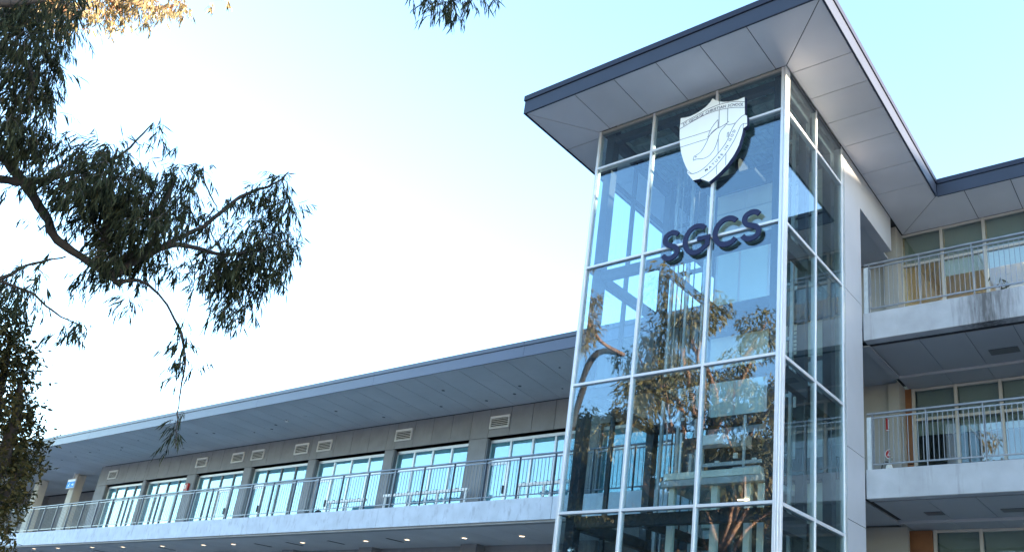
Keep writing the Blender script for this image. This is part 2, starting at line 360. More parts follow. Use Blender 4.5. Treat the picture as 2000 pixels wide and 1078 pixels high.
# left (far) side glazing and left part of the back
for y in (1.35,): bx('far_mullion', tower, 0.0, 0.09, y - .03, y + .03, 0.0, H - .002, M['steel'])
bx('far_mullion', tower, 0.0, 0.09, 2.70, 2.80, 0.0, H - .002, M['steel'])
for k, (y0, y1) in enumerate(((.11, 1.32), (1.38, 2.70))):
    zz = [0.05] + TL + [H - .035]
    for j in range(len(zz) - 1):
        bx('far_pane', tower, 0.02, 0.032, y0, y1, zz[j] + .03, zz[j + 1] - .03, M['glassb'])
    for t in TL: bx('far_transom', tower, 0.0, 0.09, y0, y1, t - .03, t + .03, M['aludk'])
zz = [0.05] + TL + [H - .035]
for j in range(len(zz) - 1):
    for a, b in ((.10, .68), (.74, 1.25)):
        bx('back_pane', tower, a, b, 2.74, 2.752, zz[j] + .03, zz[j + 1] - .03, M['glassb'])
for t in TL: bx('back_transom', tower, .10, 1.25, 2.70, 2.79, t - .03, t + .03, M['aludk'])
bx('back_mullion', tower, .68, .74, 2.70, 2.80, 0.0, H - .002, M['steel'])
# steel posts and beams inside
for x0, x1, y0, y1 in ((.10, .30, .14, .34), (.10, .28, 2.48, 2.68), (4.0, 4.18, .16, .34), (4.0, 4.18, 2.5, 2.70), (1.22, 1.36, 2.50, 2.68), (3.98, 4.14, 1.34, 1.50)):
    bx('steel_post', tower, x0, x1, y0, y1, 0.0, H + .25, M['steel'], .006)
for t in TL[:-1] + [H - .15]:
    zb, zt = (t - .24, t - .035) if t in TL else (H - .22, H - .07)
    bx('steel_beam', tower, .301, 3.999, .16, .30, zb, zt, M['steel'], .006)
    bx('steel_beam', tower, .281, 3.999, 2.52, 2.66, zb, zt, M['steel'], .006)
    bx('steel_beam', tower, .12, .26, .341, 2.479, zb, zt, M['steel'], .006)
    bx('steel_beam', tower, 4.06, 4.19, .341, 1.339, zb - .10, zt, M['steel'], .006)
    bx('steel_beam', tower, 4.06, 4.19, 1.501, 2.499, zb - .10, zt, M['steel'], .006)
    bx('steel_beam', tower, 1.55, 1.65, .301, 2.519, zb + .02, zt - .02, M['steel'], .006)
# back wall of the shaft: cream panels, landing windows, slab edges
floors = [2.53, 5.835, 9.136]
bx('back_wall', tower, 1.26, 4.22, 2.96, 3.06, 0.0, H - .01, M['room'])
for f in floors:
    # landing window
    w = bx('landing_window', tower, 1.34, 2.66, 2.90, 2.955, f + .08, f + 2.05, M['alu'], .004)
    for a, b in ((1.40, 1.90), (1.96, 2.60)):
        bx('pane', w, a, b, 2.888, 2.897, f + .14, f + 1.99, M['palepane'])
    w = bx('lift_door', tower, 3.05, 4.0, 2.90, 2.955, f + .02, f + 2.05, M['aludk'], .004)
    for a, b in ((3.10, 3.515), (3.53, 3.95)):
        bx('door_leaf', w, a, b, 2.885, 2.899, f + .05, f + 1.99, M['lightsteel'])
    bx('slab_edge', tower, 1.30, 4.20, 2.70, 2.955, f - .42, f - .02, M['steel'])
    for a, b in ((1.30, 2.02), (2.03, 2.75), (2.76, 3.48), (3.49, 4.2)):
        bx('cream_panel', tower, a, b, 2.90, 2.955, f - 1.20, f - .44, M['creamin'], .003)
        bx('cream_panel', tower, a, b, 2.90, 2.955, f + 2.08, min(f + 2.08, H) if False else f + 2.10 + .001, M['creamin']) if False else None
for a, b in ((1.30, 2.02), (2.03, 2.75), (2.76, 3.48), (3.49, 4.2)):
    bx('cream_panel', tower, a, b, 2.90, 2.955, 11.22, 11.75, M['creamin'], .003)
    bx('cream_panel', tower, a, b, 2.90, 2.955, 11.77, 12.25, M['creamin'], .003)
# ceiling deck under the roof, ribs showing through the top panes
b = MB()
for i in range(26):
    x = .12 + i * .158; b.box(x, x + .085, .14, 2.9, H + .19, H + .235); b.box(x + .085, x + .158, .14, 2.9, H + .225, H + .27)
b.build('ceiling_deck', M['deck'], tower, (2, 1.5, H + .2))
for y in (.8, 1.5, 2.2): bx('ceiling_purlin', tower, .3, 4.0, y, y + .08, H + .06, H + .185, M['deck'])
# ---- roof over tower and its fascia
roof = slab_poly('roof', tower, [(-1.0, -1.26), (5.49, -1.26), (5.49, 5.52), (16.0, 5.52), (16.0, 12.5), (-1.0, 12.5)], H + .30, H + .44, M['cap'])
FH = .40
bx('fascia', roof, -1.05, 5.54, -1.30, -1.262, H - .015, H + FH - .10, M['fascia'], .003)
bx('fascia_cap', roof, -1.07, 5.56, -1.325, -1.262, H + FH - .095, H + FH + .03, M['cap'], .003)
bx('fascia', roof, -1.05, -1.012, -1.26, 12.5, H - .015, H + FH - .10, M['fascia'], .003)
bx('fascia_cap', roof, -1.075, -1.012, -1.26, 12.5, H + FH - .095, H + FH + .03, M['cap'], .003)
bx('fascia', roof, 5.502, 5.54, -1.26, 5.50, H - .015, H + FH - .10, M['fascia'], .003)
bx('fascia_cap', roof, 5.502, 5.565, -1.26, 5.475, H + FH - .095, H + FH + .03, M['cap'], .003)
bx('fascia', roof, 5.545, 16.0, 5.502, 5.54, H - .015, H + FH - .10, M['fascia'], .003)
bx('fascia_cap', roof, 5.57, 16.0, 5.477, 5.54, H + FH - .095, H + FH + .03, M['cap'], .003)
# soffit boards of the tower roof (each its own board), joints 10 mm
def board(pts, m=None, z=H, par=None, name='soffit_panel'):
    cx = sum(p[0] for p in pts) / len(pts); cy = sum(p[1] for p in pts) / len(pts)
    q = []
    n = len(pts); ar = sum(pts[i][0] * pts[(i + 1) % n][1] - pts[(i + 1) % n][0] * pts[i][1] for i in range(n))
    if ar < 0: pts = pts[::-1]
    # inset by 5 mm
    for i in range(n):
        p0, p1, p2 = Vector(pts[i - 1]), Vector(pts[i]), Vector(pts[(i + 1) % n])
        d1 = (p1 - p0).normalized(); d2 = (p2 - p1).normalized(); n1 = Vector((-d1.y, d1.x)); n2 = Vector((-d2.y, d2.x))
        k = (n1 + n2); k = k / max(k.dot(k) / 2, .25)
        q.append(tuple(p1 + k * .008))
    return slab_poly(name, par or roof, q, z, z + .012, m or M['soffit'])
slab_poly('soffit_backing', roof, [(-1.01, -1.26), (5.5, -1.26), (5.5, -.02), (-1.01, -.02)], H + .03, H + .05, M['joint'])
slab_poly('soffit_backing', roof, [(4.34, -.02), (5.5, -.02), (5.5, 5.52), (4.34, 5.52)], H + .03, H + .05, M['joint'])
slab_poly('soffit_backing', roof, [(4.2, 5.52), (16, 5.52), (16, 6.95), (4.2, 6.95)], H + .03, H + .05, M['joint'])
slab_poly('soffit_backing', roof, [(-1.01, -.02), (0, -.02), (0, 12.4), (-1.01, 12.4)], H + .03, H + .05, M['joint'])
slab_poly('soffit_backing', roof, [(0, 2.9), (4.2, 2.9), (4.2, 12.4), (0, 12.4)], H + .03, H + .05, M['joint'])
fx = [.277, 1.238, 2.21, 3.168, 4.112]
A0, A1 = -1.26, -.03
board([(-1.01, A0), (fx[0], A0), (fx[0], A1), (0.0, A1)])
for i in range(4): board([(fx[i], A0), (fx[i + 1], A0), (fx[i + 1], A1), (fx[i], A1)])
board([(fx[4], A0), (5.50, A0), (4.325, A1), (fx[4], A1)])
ry = [.21, 1.06, 1.923, 2.81, 3.94, 4.868]
board([(5.5, A0), (5.5, ry[0]), (4.325, ry[0]), (4.325, A1)])
for i in range(5): board([(4.325, ry[i]), (5.5, ry[i]), (5.5, ry[i + 1]), (4.325, ry[i + 1])])
board([(4.325, ry[5]), (5.5, ry[5]), (5.5, 5.53), (4.325, 6.88)])
rx = [6.125, 7.1, 8.07, 9.04, 10.01, 10.98, 11.95, 12.92, 13.89, 14.86, 15.83]
board([(5.5, 5.53), (rx[0], 5.53), (rx[0], 6.88), (4.325, 6.88)])
for i in range(len(rx) - 1): board([(rx[i], 5.53), (rx[i + 1], 5.53), (rx[i + 1], 6.88), (rx[i], 6.88)])
board([(-1.01, A0), (0.0, A1), (0.0, .145), (-1.01, .145)])
ly = [.145, .985, 1.84, 2.7, 3.56, 4.42, 5.28]
for i in range(len(ly) - 1): board([(-1.01, ly[i]), (0, ly[i]), (0, ly[i + 1]), (-1.01, ly[i + 1])])

# ================================================================== right wing (classroom block with balconies)
RX1 = 16.0
wing = thing('classroom_wing', (10, 7, 0), 'concrete classroom wing with stacked open balconies beside the glass tower', 'building')
# side column clad in panels
for a, b in ((0.0, 4.70), (4.71, 6.05), (6.06, 9.3), (9.31, 12.25)):
    bx('column_panel', wing, 4.02, 4.322, 2.90, 3.832, a, b, M['colpanel'], .003)
bx('column_trim', wing, 4.06, 4.316, 2.815, 2.895, 0, H - .005, M['lightsteel'], .003)
bx('column_panel', wing, 4.02, 4.318, 2.90, 3.832, 12.26, H - .005, M['colpanel'], .003)
# bulkhead over top lobby
bx('bulkhead', wing, 4.10, 4.318, 3.836, 5.96, 11.66, H - .005, M['colpanel'], .003)
bx('lobby_ceiling', wing, 1.0, 4.098, 3.836, 6.48, 11.70, 11.76, M['ceiling'])
bx('side_wall', wing, 4.0, 4.30, 6.40, 6.905, 9.14, H - .005, M['cream'], .003)
bx('lobby_wall', wing, 1.0, 3.998, 6.50, 6.62, 5.84, 11.695, M['cream'])
bx('lobby_wall', wing, 1.0, 4.30, 6.50, 6.62, 2.0, 5.255, M['cream'])
bx('side_wall', wing, 4.0, 4.25, 6.40, 6.905, 5.84, 8.52, M['cream'], .003)
for f, bot in ((9.136, 8.530), (5.835, 5.267)):
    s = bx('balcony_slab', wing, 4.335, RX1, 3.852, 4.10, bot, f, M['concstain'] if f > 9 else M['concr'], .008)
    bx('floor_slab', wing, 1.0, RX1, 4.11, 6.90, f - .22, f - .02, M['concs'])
    # ceiling boards hung below: main strip and a lower step near the wall
    js = [4.33, 5.33, 6.22, 7.10, 8.0, 8.9, 9.8, 10.7, 11.6, 12.5, 13.4, 14.3, 15.2, 16.0]
    for i in range(len(js) - 1):
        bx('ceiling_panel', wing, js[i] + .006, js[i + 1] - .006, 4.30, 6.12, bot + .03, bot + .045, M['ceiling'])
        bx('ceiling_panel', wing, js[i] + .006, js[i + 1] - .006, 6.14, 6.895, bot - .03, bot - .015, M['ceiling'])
    bx('ceiling_step', wing, 4.20, RX1, 6.122, 6.137, bot - .03, bot + .10, M['colpanel'])
    bx('ceiling_backing', wing, 4.2, RX1, 4.12, 6.90, bot + .06, bot + .08, M['joint'])
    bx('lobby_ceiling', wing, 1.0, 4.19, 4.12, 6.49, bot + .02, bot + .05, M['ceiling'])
    bx('ceiling_vent', wing, 6.42, 6.98, 5.33, 5.63, bot + .018, bot + .029, M['aludk'])
    bx('ceiling_vent', wing, 4.98, 5.32, 5.33, 5.63, bot + .018, bot + .029, M['aludk']) if bot < 6 else None
bx('step_strip', wing, 4.20, 4.37, 4.11, 6.12, 8.50, 8.529, M['colpanel'])
# rear wall with window bays
def bay_windows(f, top, x0, n, step, upper, blind_mat):
    for i in range(n):
        a = x0 + i * step; b_ = a + step - .07
        w = bx('window_frame', wing, a - .07, a, 6.86, 6.97, f, top, M['framegrey'], .004)
        bx('transom', wing, a + .001, b_ - .001, 6.87, 6.95, upper - .04, upper + .03, M['framegrey'], .004)
        bx('window_head', wing, a + .001, b_ - .001, 6.87, 6.95, top - .06, top, M['framegrey'], .004)
        bx('upper_pane', wing, a + .001, b_ - .001, 6.905, 6.915, upper + .03, top - .06, M['wglassr'])
        bx('lower_pane', wing, a + .001, b_ - .001, 6.905, 6.915, f + .08, upper - .04, M['wglassr'])
        bx('sill', wing, a + .001, b_ - .001, 6.87, 6.95, f, f + .08, M['framegrey'], .004)
        bx('roller_blind', wing, a + .01, b_ - .01, 7.02, 7.03, upper - .35 if blind_mat is M['blindg'] and f < 9 else upper, top - .02, blind_mat)
bay_windows(9.14, 12.56, 4.31 + .0, 12, .970, 11.70, M['blindg'])
bay_windows(5.84, 8.49, 4.46, 12, .940, 7.75, M['blindg'])
bay_windows(2.3, 5.235, 4.80, 12, .94, 4.4, M['blindg'])
bx('white_panel_band', wing, 5.25, RX1, 6.960, 6.975, 11.25, 11.66, M['white'])
bx('timber_panel', wing, 4.22, 4.385, 6.84, 6.90, 6.72, 8.49, M['orange'], .003)
bx('timber_panel', wing, 4.22, 4.385, 6.84, 6.90, 5.84, 6.70, M['orange'], .003)
bx('timber_door', wing, 4.22, 4.72, 6.84, 6.90, 2.3, 5.225, M['orange'], .003)
for z0, z1 in ((9.15, 12.5), (5.85, 8.48), (2.3, 5.2)):
    warm = z0 > 9
    bx('room_wall', wing, 4.2, RX1, 10.6, 10.7, z0, z1, M['roomwarm'] if warm else M['room'])
    bx('room_ceiling', wing, 4.2, RX1, 7.04, 10.6, z1, z1 + .05, M['roomwarm'] if warm else M['room'])
    bx('room_floor', wing, 4.2, RX1, 6.98, 10.6, z0 - .05, z0 - .01, M['room'])
    bx('room_end_wall', wing, 4.1, 4.2, 7.0, 10.6, z0, z1, M['roomwarm'] if warm else M['room'])
bx('outer_wall', wing, RX1, RX1 + .2, 6.9, 12.4, 0, H + .28, M['cream'])
bx('rear_wall', wing, 1.0, RX1 + .2, 12.4, 12.5, 0, H + .28, M['cream'])
bx('ground_storey_wall', wing, 4.33, RX1, 6.88, 6.9, 0, 2.29, M['fc'])
# railings
def railing(parent, x0, x1, y, zb, ztop, post_x, step, m_rail, m_bal, limit=400, name='railing'):
    L = bx(name, parent, x0, x1, y - .024, y + .024, ztop - .048, ztop, m_rail, .012)     # handrail
    bx('upper_rail', L, x0, x1, y - .011, y + .011, ztop - .125, ztop - .095, m_rail)
    bx('lower_rail', L, x0, x1, y - .011, y + .011, zb + .085, zb + .115, m_rail)
    for p in post_x:
        bx('post', L, p - .009, p + .009, y - .032, y + .032, zb - .12, ztop - .05, m_rail)
    n = int((x1 - x0) / step); k = 0
    for i in range(n):
        x = x1 - .05 - i * step if parent is lwing else x0 + .05 + i * step
        if min(abs(x - p) for p in post_x) < .02: continue
        k += 1
        if k > limit: break
        bx('baluster', L, x - .006, x + .006, y - .006, y + .006, zb + .115, ztop - .125, m_bal)
    return L
lwing = None
for zb, zt in ((9.136, 10.28), (5.835, 6.98)):
    L = railing(wing, 4.36, 15.9, 3.885, zb, zt, [4.475 + 1.03 * i for i in range(12)], .0935, M['galv'], M['galv'], 140)
    bx('end_plate', L, 4.362, 4.455, 3.86, 3.91, zb - .02, zt - .09, M['lightsteel'], .004)

# ================================================================== left wing
lwing = thing('long_wing', (-20, 7, 0), 'long grey classroom wing with a flat roof, a railed balcony and sliding windows', 'building')
LX0, LX1 = -60.0, 1.2; LE = 3.70; LS = 9.563; YW = 6.91
lroof = bx('roof', lwing, LX0, LX1, LE + .05, 16, LS + .14, LS + .34, M['cap_l'])
SEG = 6.1; x = LX1
while x > LX0 + .1:
    a = max(LX0, x - SEG); bx('fascia', lroof, a + .003, x - .003, LE, LE + .04, LS - .012, LS + .30, M['fascia_l'], .003)
    bx('fascia_cap', lroof, a + .003, x - .003, LE - .025, LE + .04, LS + .305, LS + .43, M['cap_l'], .003); x = a
bx('soffit_backing', lroof, LX0, LX1, LE + .05, 12, LS + .03, LS + .05, M['joint'])
xs = [1.15, .2, -.76, -1.72, -2.68, -3.64, -4.62, -5.58, -6.48, -7.42, -8.46, -9.23, -10.12, -11.08]
while xs[-1] > LX0 + 1: xs.append(xs[-1] - (.93 if len(xs) % 3 else .80))
xs = [v for v in xs]
def shear(y): return -.36 * (y - LE) / (YW - LE) * 1.0
for i in range(len(xs) - 1):
    b_, a = xs[i], xs[i + 1]
    y1 = 6.88 if a > -34.9 else 10.0
    board([(a, LE + .05), (b_, LE + .05), (b_ - .55 * (y1 - LE) / 3.18, y1), (a - .55 * (y1 - LE) / 3.18, y1)], M['soffit_dark'], LS, lroof)
rng = random.Random(4)
for i in range(34):
    xx = -3.5 - i * .98 + rng.uniform(-.3, .3); yy = rng.uniform(4.6, 6.3)
    b = MB(); r = rng.choice((.03, .05, .05, .07)); b.tube([(xx, yy, LS - .012), (xx, yy, LS - .001)], r, 10); 
    b.build('sprinkler_cap' if r < .04 else 'cover_disc', M['aludk'] if r < .06 else M['soffit_dark'], lroof, (xx, yy, LS))
OP = [(-9.04, -5.42), (-13.455, -9.843), (-17.823, -13.926), (-21.967, -18.262), (-26.057, -22.472), (-30.24, -26.744), (-33.989, -30.496)]
OPR = [(-4.6, -1.0), (-.2, 3.4)]
ZH = 8.62; ZF = 5.74
bx('wall_backing', lwing, -34.85, 4.0, YW + .03, YW + .12, ZH + .03, LS, M['joint'])
edges = sorted([v for o in OP for v in o] + [-34.88, -4.6, -1.0, -.2, 3.4])
for a, b_ in zip(edges[:-1], edges[1:]):
    w = b_ - a; n = 4 if w > 3 else 1
    for k in range(n):
        bx('wall_panel', lwing, a + w * k / n + .009, a + w * (k + 1) / n - .009, YW, YW + .03, ZH, LS - .005, M['fc'], .002)
    if n == 1: bx('pier_panel', lwing, a + .004, b_ - .004, YW, YW + .13, ZF, ZH - .012, M['fc'], .003)
bx('end_wall', lwing, -34.86, -34.6, YW + .14, 10.2, ZF, LS - .01, M['fc'])
rng = random.Random(9)
for gi, (a, b_) in enumerate(OP + OPR):
    y0 = YW + .16
    mm = M['alu'] if gi in (0, 1, 2, 7, 8) else M['aludk']
    w = bx('window_frame', lwing, a, b_, y0, y0 + .09, ZH - .16, ZH - .06, M['alu'], .004)
    bx('window_reveal', lwing, a - .002, a + .05, YW + .02, y0 - .002, ZF, ZH - .06, M['aludk'])
    n = 4; st = (b_ - a) / n
    for k in range(n + 1):
        xx = a + k * st
        bx('mullion', w, max(a, xx - .035), min(b_, xx + .035), y0 + .001, y0 + .089, ZF, ZH - .161, mm if 0 < k < n else M['alu'], .003)
    door = {0: 0, 2: 0, 3: 0, 4: 2}.get(gi, -1)
    for k in range(n):
        x0, x1 = a + k * st + .036, a + (k + 1) * st - .036
        zt = 7.86
        bx('transom', w, x0, x1, y0 + .005, y0 + .08, zt - .03, zt + .03, mm if k != door else M['alu'], .003)
        bx('upper_pane', w, x0, x1, y0 + .04, y0 + .048, zt + .03, ZH - .16, M['wglass'])
        if k == door:
            d = bx('door', lwing, x0, x1, y0 + .02, y0 + .06, zt - .12, zt - .032, M['alu'], .003)
            bx('stile', d, x0, x0 + .08, y0 + .021, y0 + .059, ZF + .02, zt - .121, M['alu'], .003)
            bx('stile', d, x1 - .08, x1, y0 + .021, y0 + .059, ZF + .02, zt - .121, M['alu'], .003)
            bx('door_pane', d, x0 + .08, x1 - .08, y0 + .036, y0 + .044, ZF + .1, zt - .12, M['wglass'])
            bx('handle', d, x1 - .07, x1 - .02, y0 - .04, y0 + .02, 6.80, 7.05, M['black'], .003)
            bx('kick_rail', d, x0 + .08, x1 - .08, y0 + .021, y0 + .059, ZF + .02, ZF + .1, M['alu'], .003)
        else:
            bx('lower_pane', w, x0, x1, y0 + .04, y0 + .048, ZF + .06, zt - .03, M['wglass'])
            bx('rail', w, x0, x1, y0 + .005, y0 + .08, 6.38, 6.44, mm, .003)
        dz = rng.choice((0, 0, 0, .0, .35, .6)) if gi < 3 else rng.choice((0, .0, .4))
        bx('roller_blind', w, x0, x1, y0 + .0755, y0 + .08, ZF + dz, ZH - .1, M['blind'])
bx('room_wall', lwing, -34.5, 4.0, 10.4, 10.5, ZF, LS, M['room'])
bx('room_floor', lwing, -34.5, 4.0, YW + .3, 10.4, ZF - .03, ZF, M['room'])
# louvre vents
for vi, vx in enumerate((-33.55, -25.80, -23.10, -21.70, -18.83, -17.42, -13.06, -8.57, -4.2, -1.5)):
    v = MB()
    for a0, a1, c0, c1 in ((vx - .41, vx + .41, 9.22, 9.29), (vx - .41, vx + .41, 8.88, 8.915), (vx - .41, vx - .375, 8.915, 9.22), (vx + .375, vx + .41, 8.915, 9.22)):
        v.box(a0, a1, YW - .05, YW - .003, c0, c1)
    V = v.build('louvre_vent', M['white'], lwing, (vx, YW, 8.88))
    bx('vent_backing', V, vx - .374, vx + .374, YW - .010, YW - .004, 8.92, 9.215, M['black'])
    for k in range(5):
        s = MB(); z = 8.925 + k * .06
        s.add([(vx - .374, YW - .045, z), (vx + .374, YW - .045, z), (vx + .374, YW - .016, z + .03), (vx - .374, YW - .016, z + .03),
               (vx - .374, YW - .045, z + .006), (vx + .374, YW - .045, z + .006), (vx + .374, YW - .016, z + .036), (vx - .374, YW - .016, z + .036)],
              [(0, 1, 2, 3), (4, 7, 6, 5), (0, 4, 5, 1), (1, 5, 6, 2), (2, 6, 7, 3), (3, 7, 4, 0)])
        s.build('slat', M['white'], V, (vx, YW, z))
# slab, soffit beneath, piers and dark lower wall
x = -1.2 + 2.4
sl = [1.2, -3.5, -9.9, -16.3, -22.7, -29.1, -35.5, -41.9, -48.3]
for a, b_ in zip(sl[1:], sl[:-1]): bx('balcony_slab', lwing, a + .004, b_ - .004, 3.93, 4.2, 5.205, 5.765, M['conc'], .008)
bx('slab_drip_edge', lwing, -48, 1.2, 3.99, 4.2, 5.155, 5.204, M['concs'])
bx('floor_slab', lwing, -48, 1.2, 4.21, 10.2, 5.50, 5.70, M['concs'])
xx = 1.2
while xx > -48:
    bx('lower_ceiling_panel', lwing, xx - 1.19, xx - .006, 4.22, 6.9, 5.19, 5.205, M['soffit_dark']); xx -= 1.2
bx('ceiling_backing', lwing, -48, 1.2, 4.21, 6.9, 5.22, 5.24, M['joint'])
bx('lower_wall', lwing, -48, 4, 6.93, 7.05, 0, 5.4, M['fc'])
for px_ in (-4.4, -8.8, -13.5, -17.75, -22.2, -26.6, -31):
    bx('pier', lwing, px_ - .33, px_ + .33, 6.55, 6.925, 0, 5.188, M['fc'], .003)
for sx in (-11.0, -13.83, -16.03, -17.85, -24.2, -29.5):
    bx('ceiling_slot', lwing, sx - .05, sx + .05, 5.3, 5.95, 5.181, 5.1895, M['black'])
railing(lwing, -36.5, -.2, 3.98, 5.765, 6.90, [-3.58 - 1.18 * i for i in range(28)] + [-2.4, -1.2], .118, M['railgrey'], M['railgrey'], 296)
railing(lwing, -47.9, -36.5, 3.98, 5.765, 6.90, [-36.6 - 1.18 * i for i in range(10)], .118, M['railgrey'], M['railgrey'], 100)
# round-shouldered columns at the far end and the dark walls behind
for cx_ in (-38.6, -42.9):
    bx('column', lwing, cx_ - .28, cx_ + .28, 7.30, 7.72, ZF, LS - .012, M['palecol'], .03)
bx('end_block', lwing, -48.6, -34.9, 10.2, 10.5, ZF, LS - .01, M['fc'])
bx('end_block', lwing, -48.9, -48.6, 5.0, 10.5, 0, LS - .01, M['fc'])
bx('gable_wall', lwing, -34.95, -34.87, YW + .005, 10.19, ZF, LS - .012, M['fc'])
# fallen-in stack of the far lower roof
low = thing('low_annexe', (-46, 2, 0), 'low pale concrete annexe wall running out below the end of the long wing', 'building')
bx('wall', low, -47.0, -36.8, .6, 3.9, 0, 4.55, M['conc'], .02)
bx('coping', low, -47.1, -36.7, .5, 3.91, 4.56, 4.66, M['conc'], .01)

# ================================================================== things fixed to or standing on the buildings
# downlights under the long balcony
DL = [(-5.93, 5.687), (-8.09, 5.663), (-10.42, 5.59), (-12.27, 5.553), (-15.32, 5.434), (-19.06, 5.26), (-20.87, 5.195), (-23.56, 5.105), (-26.28, 4.957), (-28.44, 4.777), (-31.22, 4.646), (-33.23, 4.537)]
ordn = ['nearest the glass tower', 'second along from the tower', 'third along from the tower', 'fourth along from the tower', 'fifth along from the tower, in the wider gap', 'sixth along from the tower',
        'seventh along from the tower', 'eighth along from the tower', 'ninth along from the tower', 'tenth along, third from the far end', 'eleventh along, second from the far end', 'last of the row, farthest from the tower']
base_dl = None
for i, (lx, ly) in enumerate(DL):
    if base_dl is None:
        r = thing('downlight', (lx, ly, 5.18), '', 'ceiling light')
        b = MB(); n = 16
        vs = []
        for rr, zz_ in ((.105, 5.1885), (.105, 5.176), (.078, 5.176), (.07, 5.186)):
            vs += [(lx + rr * math.cos(2 * PI * k / n), ly + rr * math.sin(2 * PI * k / n), zz_) for k in range(n)]
        fs = [(j * n + k, j * n + (k + 1) % n, (j + 1) * n + (k + 1) % n, (j + 1) * n + k) for j in range(3) for k in range(n)]
        b.add(vs, fs); b.build('trim_ring', M['white'], r, (lx, ly, 5.18))
        b = MB(); b.tube([(lx, ly, 5.179), (lx, ly, 5.186)], .075, 14); b.build('lamp_lens', M['lamp'], r, (lx, ly, 5.18))
        base_dl = r
    else:
        r = base_dl.copy(); C.objects.link(r); r.location = (lx, ly, 5.18)
        for ch in list(base_dl.children):
            c = ch.copy(); C.objects.link(c); c.parent = r
    tag(r, 'lit round downlight under the long balcony, ' + ordn[i], 'ceiling light', 'downlights under the long balcony')
# exit sign box on the near column
e = thing('exit_sign', (-38.3, 7.2, 9.0), 'small blue and white lit exit sign hanging by the far columns', 'exit sign')
bx('sign_box', e, -38.75, -37.85, 7.10, 7.16, 8.75, 9.25, M['white'], .006)
bx('sign_panel', e, -38.71, -37.89, 7.088, 7.099, 8.79, 9.10, M['signblue'])
bx('sign_panel', e, -38.71, -37.89, 7.088, 7.099, 9.11, 9.21, M['signpale'])
b = MB()
stroke_xz(b, [(-38.55, 8.85), (-38.47, 8.93), (-38.42, 9.02)], .035, 7.08, 7.087); stroke_xz(b, [(-38.47, 8.93), (-38.38, 8.86)], .03, 7.08, 7.087)
stroke_xz(b, [(-38.2, 8.94), (-37.97, 8.94)], .035, 7.08, 7.087); stroke_xz(b, [(-38.06, 9.01), (-37.97, 8.94), (-38.06, 8.87)], .03, 7.08, 7.087)
b.build('pictogram', M['signpale'], e, (-38.3, 7.08, 8.9))
bx('bracket', e, -38.33, -38.27, 7.12, 7.15, 9.25, LS - .002, M['white'])
# red alarm on the pier between the two farthest windows
al = thing('fire_alarm', (-26.45, YW - .05, 8.05), 'small red fire alarm box on the pier between the far windows', 'fire alarm')
bx('housing', al, -26.62, -26.30, YW - .09, YW - .003, 7.86, 8.22, M['red'], .02)
bx('white_plate', al, -26.51, -26.41, YW - .099, YW - .091, 7.98, 8.14, M['white'], .004)
# small sprinkler head under soffit
d = thing('smoke_detector', (-17.5, 5.2, LS - .05), 'small white dome detector fixed under the long grey soffit', 'detector')
b = MB(); b.tube([(-17.5, 5.2, LS - .002), (-17.5, 5.2, LS - .03), (-17.5, 5.2, LS - .06)], [.07, .065, .03], 12); b.build('detector_body', M['white'], d, (-17.5, 5.2, LS))
b = MB(); b.tube([(-17.5, 5.2, LS - .06), (-17.5, 5.2, LS - .08)], .012, 8); b.build('detector_probe', M['alu'], d, (-17.5, 5.2, LS - .06))
# bag racks in front of windows
def rack(x0, x1, z, label, y=6.58):
    r = thing('bag_rack', ((x0 + x1) / 2, y, 5.74), label, 'bag rack', 'bag racks along the long balcony')
    bx('top_rail', r, x0, x1, y - .05, y + .05, z - .09, z, M['white'], .005)
    n = max(2, int((x1 - x0) / 1.05)); 
    for k in range(n + 1):
        xx = x0 + .08 + (x1 - x0 - .16) * k / n
        bx('leg', r, xx - .03, xx + .03, y - .03, y + .03, 5.70, z - .091, M['white'], .004)
    for k in range(int((x1 - x0) / .45)):
        xx = x0 + .25 + k * .45
        bx('hook', r, xx - .02, xx + .02, y - .03, y + .03, z + .001, z + .035, M['black'], .003)
rack(-7.18, -5.1, 6.92, 'white bag rack outside the window nearest the glass tower')
rack(-13.1, -9.2, 6.92, 'white bag rack outside the second window from the tower')
rack(-16.0, -14.0, 6.85, 'white bag rack outside the third window, beside its door')
bag = thing('school_bag', (-16.2, 6.3, 5.74), 'dark school bag leaning by the third window door behind the railing', 'bag')
b = MB(); b.tube([(-16.2, 6.3, 5.71), (-16.2, 6.3, 5.95), (-16.15, 6.32, 6.2), (-16.1, 6.33, 6.42), (-16.08, 6.33, 6.48)], [.17, .21, .19, .13, .04], 10); b.build('bag_body', M['black'], bag, (-16.2, 6.3, 5.74), smooth=True)
b = MB(); b.tube([(-16.0, 6.2, 5.95), (-15.93, 6.13, 6.15), (-16.0, 6.2, 6.38)], .02, 6); b.build('strap', M['aludk'], bag, (-16, 6.2, 6.1))
# extinguisher, its two signs
sg = thing('extinguisher_sign', (4.0, 6.39, 7.5), 'small red and white extinguisher location sign on the balcony wall', 'sign')
bx('backing', sg, 3.90, 4.08, 6.482, 6.490, 7.42, 7.72, M['red'])
bx('white_field', sg, 3.955, 4.035, 6.476, 6.481, 7.47, 7.68, M['white'])
b = MB(); stroke_xz(b, [(4.0, 7.50), (4.0, 7.61)], .035, 6.470, 6.475); stroke_xz(b, [(3.98, 7.62), (4.02, 7.645)], .012, 6.470, 6.475); b.build('extinguisher_symbol', M['red'], sg, (4.0, 6.47, 7.56))
bx('caption_strip', sg, 3.91, 4.07, 6.476, 6.481, 7.425, 7.445, M['white'])
s2 = thing('round_sign', (3.98, 6.48, 6.88), 'round red and white notice above the fire extinguisher on the balcony', 'sign')
b = MB(); b.tube([(3.98, 6.485, 6.88), (3.98, 6.478, 6.88)], .12, 20); b.build('disc', M['white'], s2, (3.98, 6.48, 6.88))
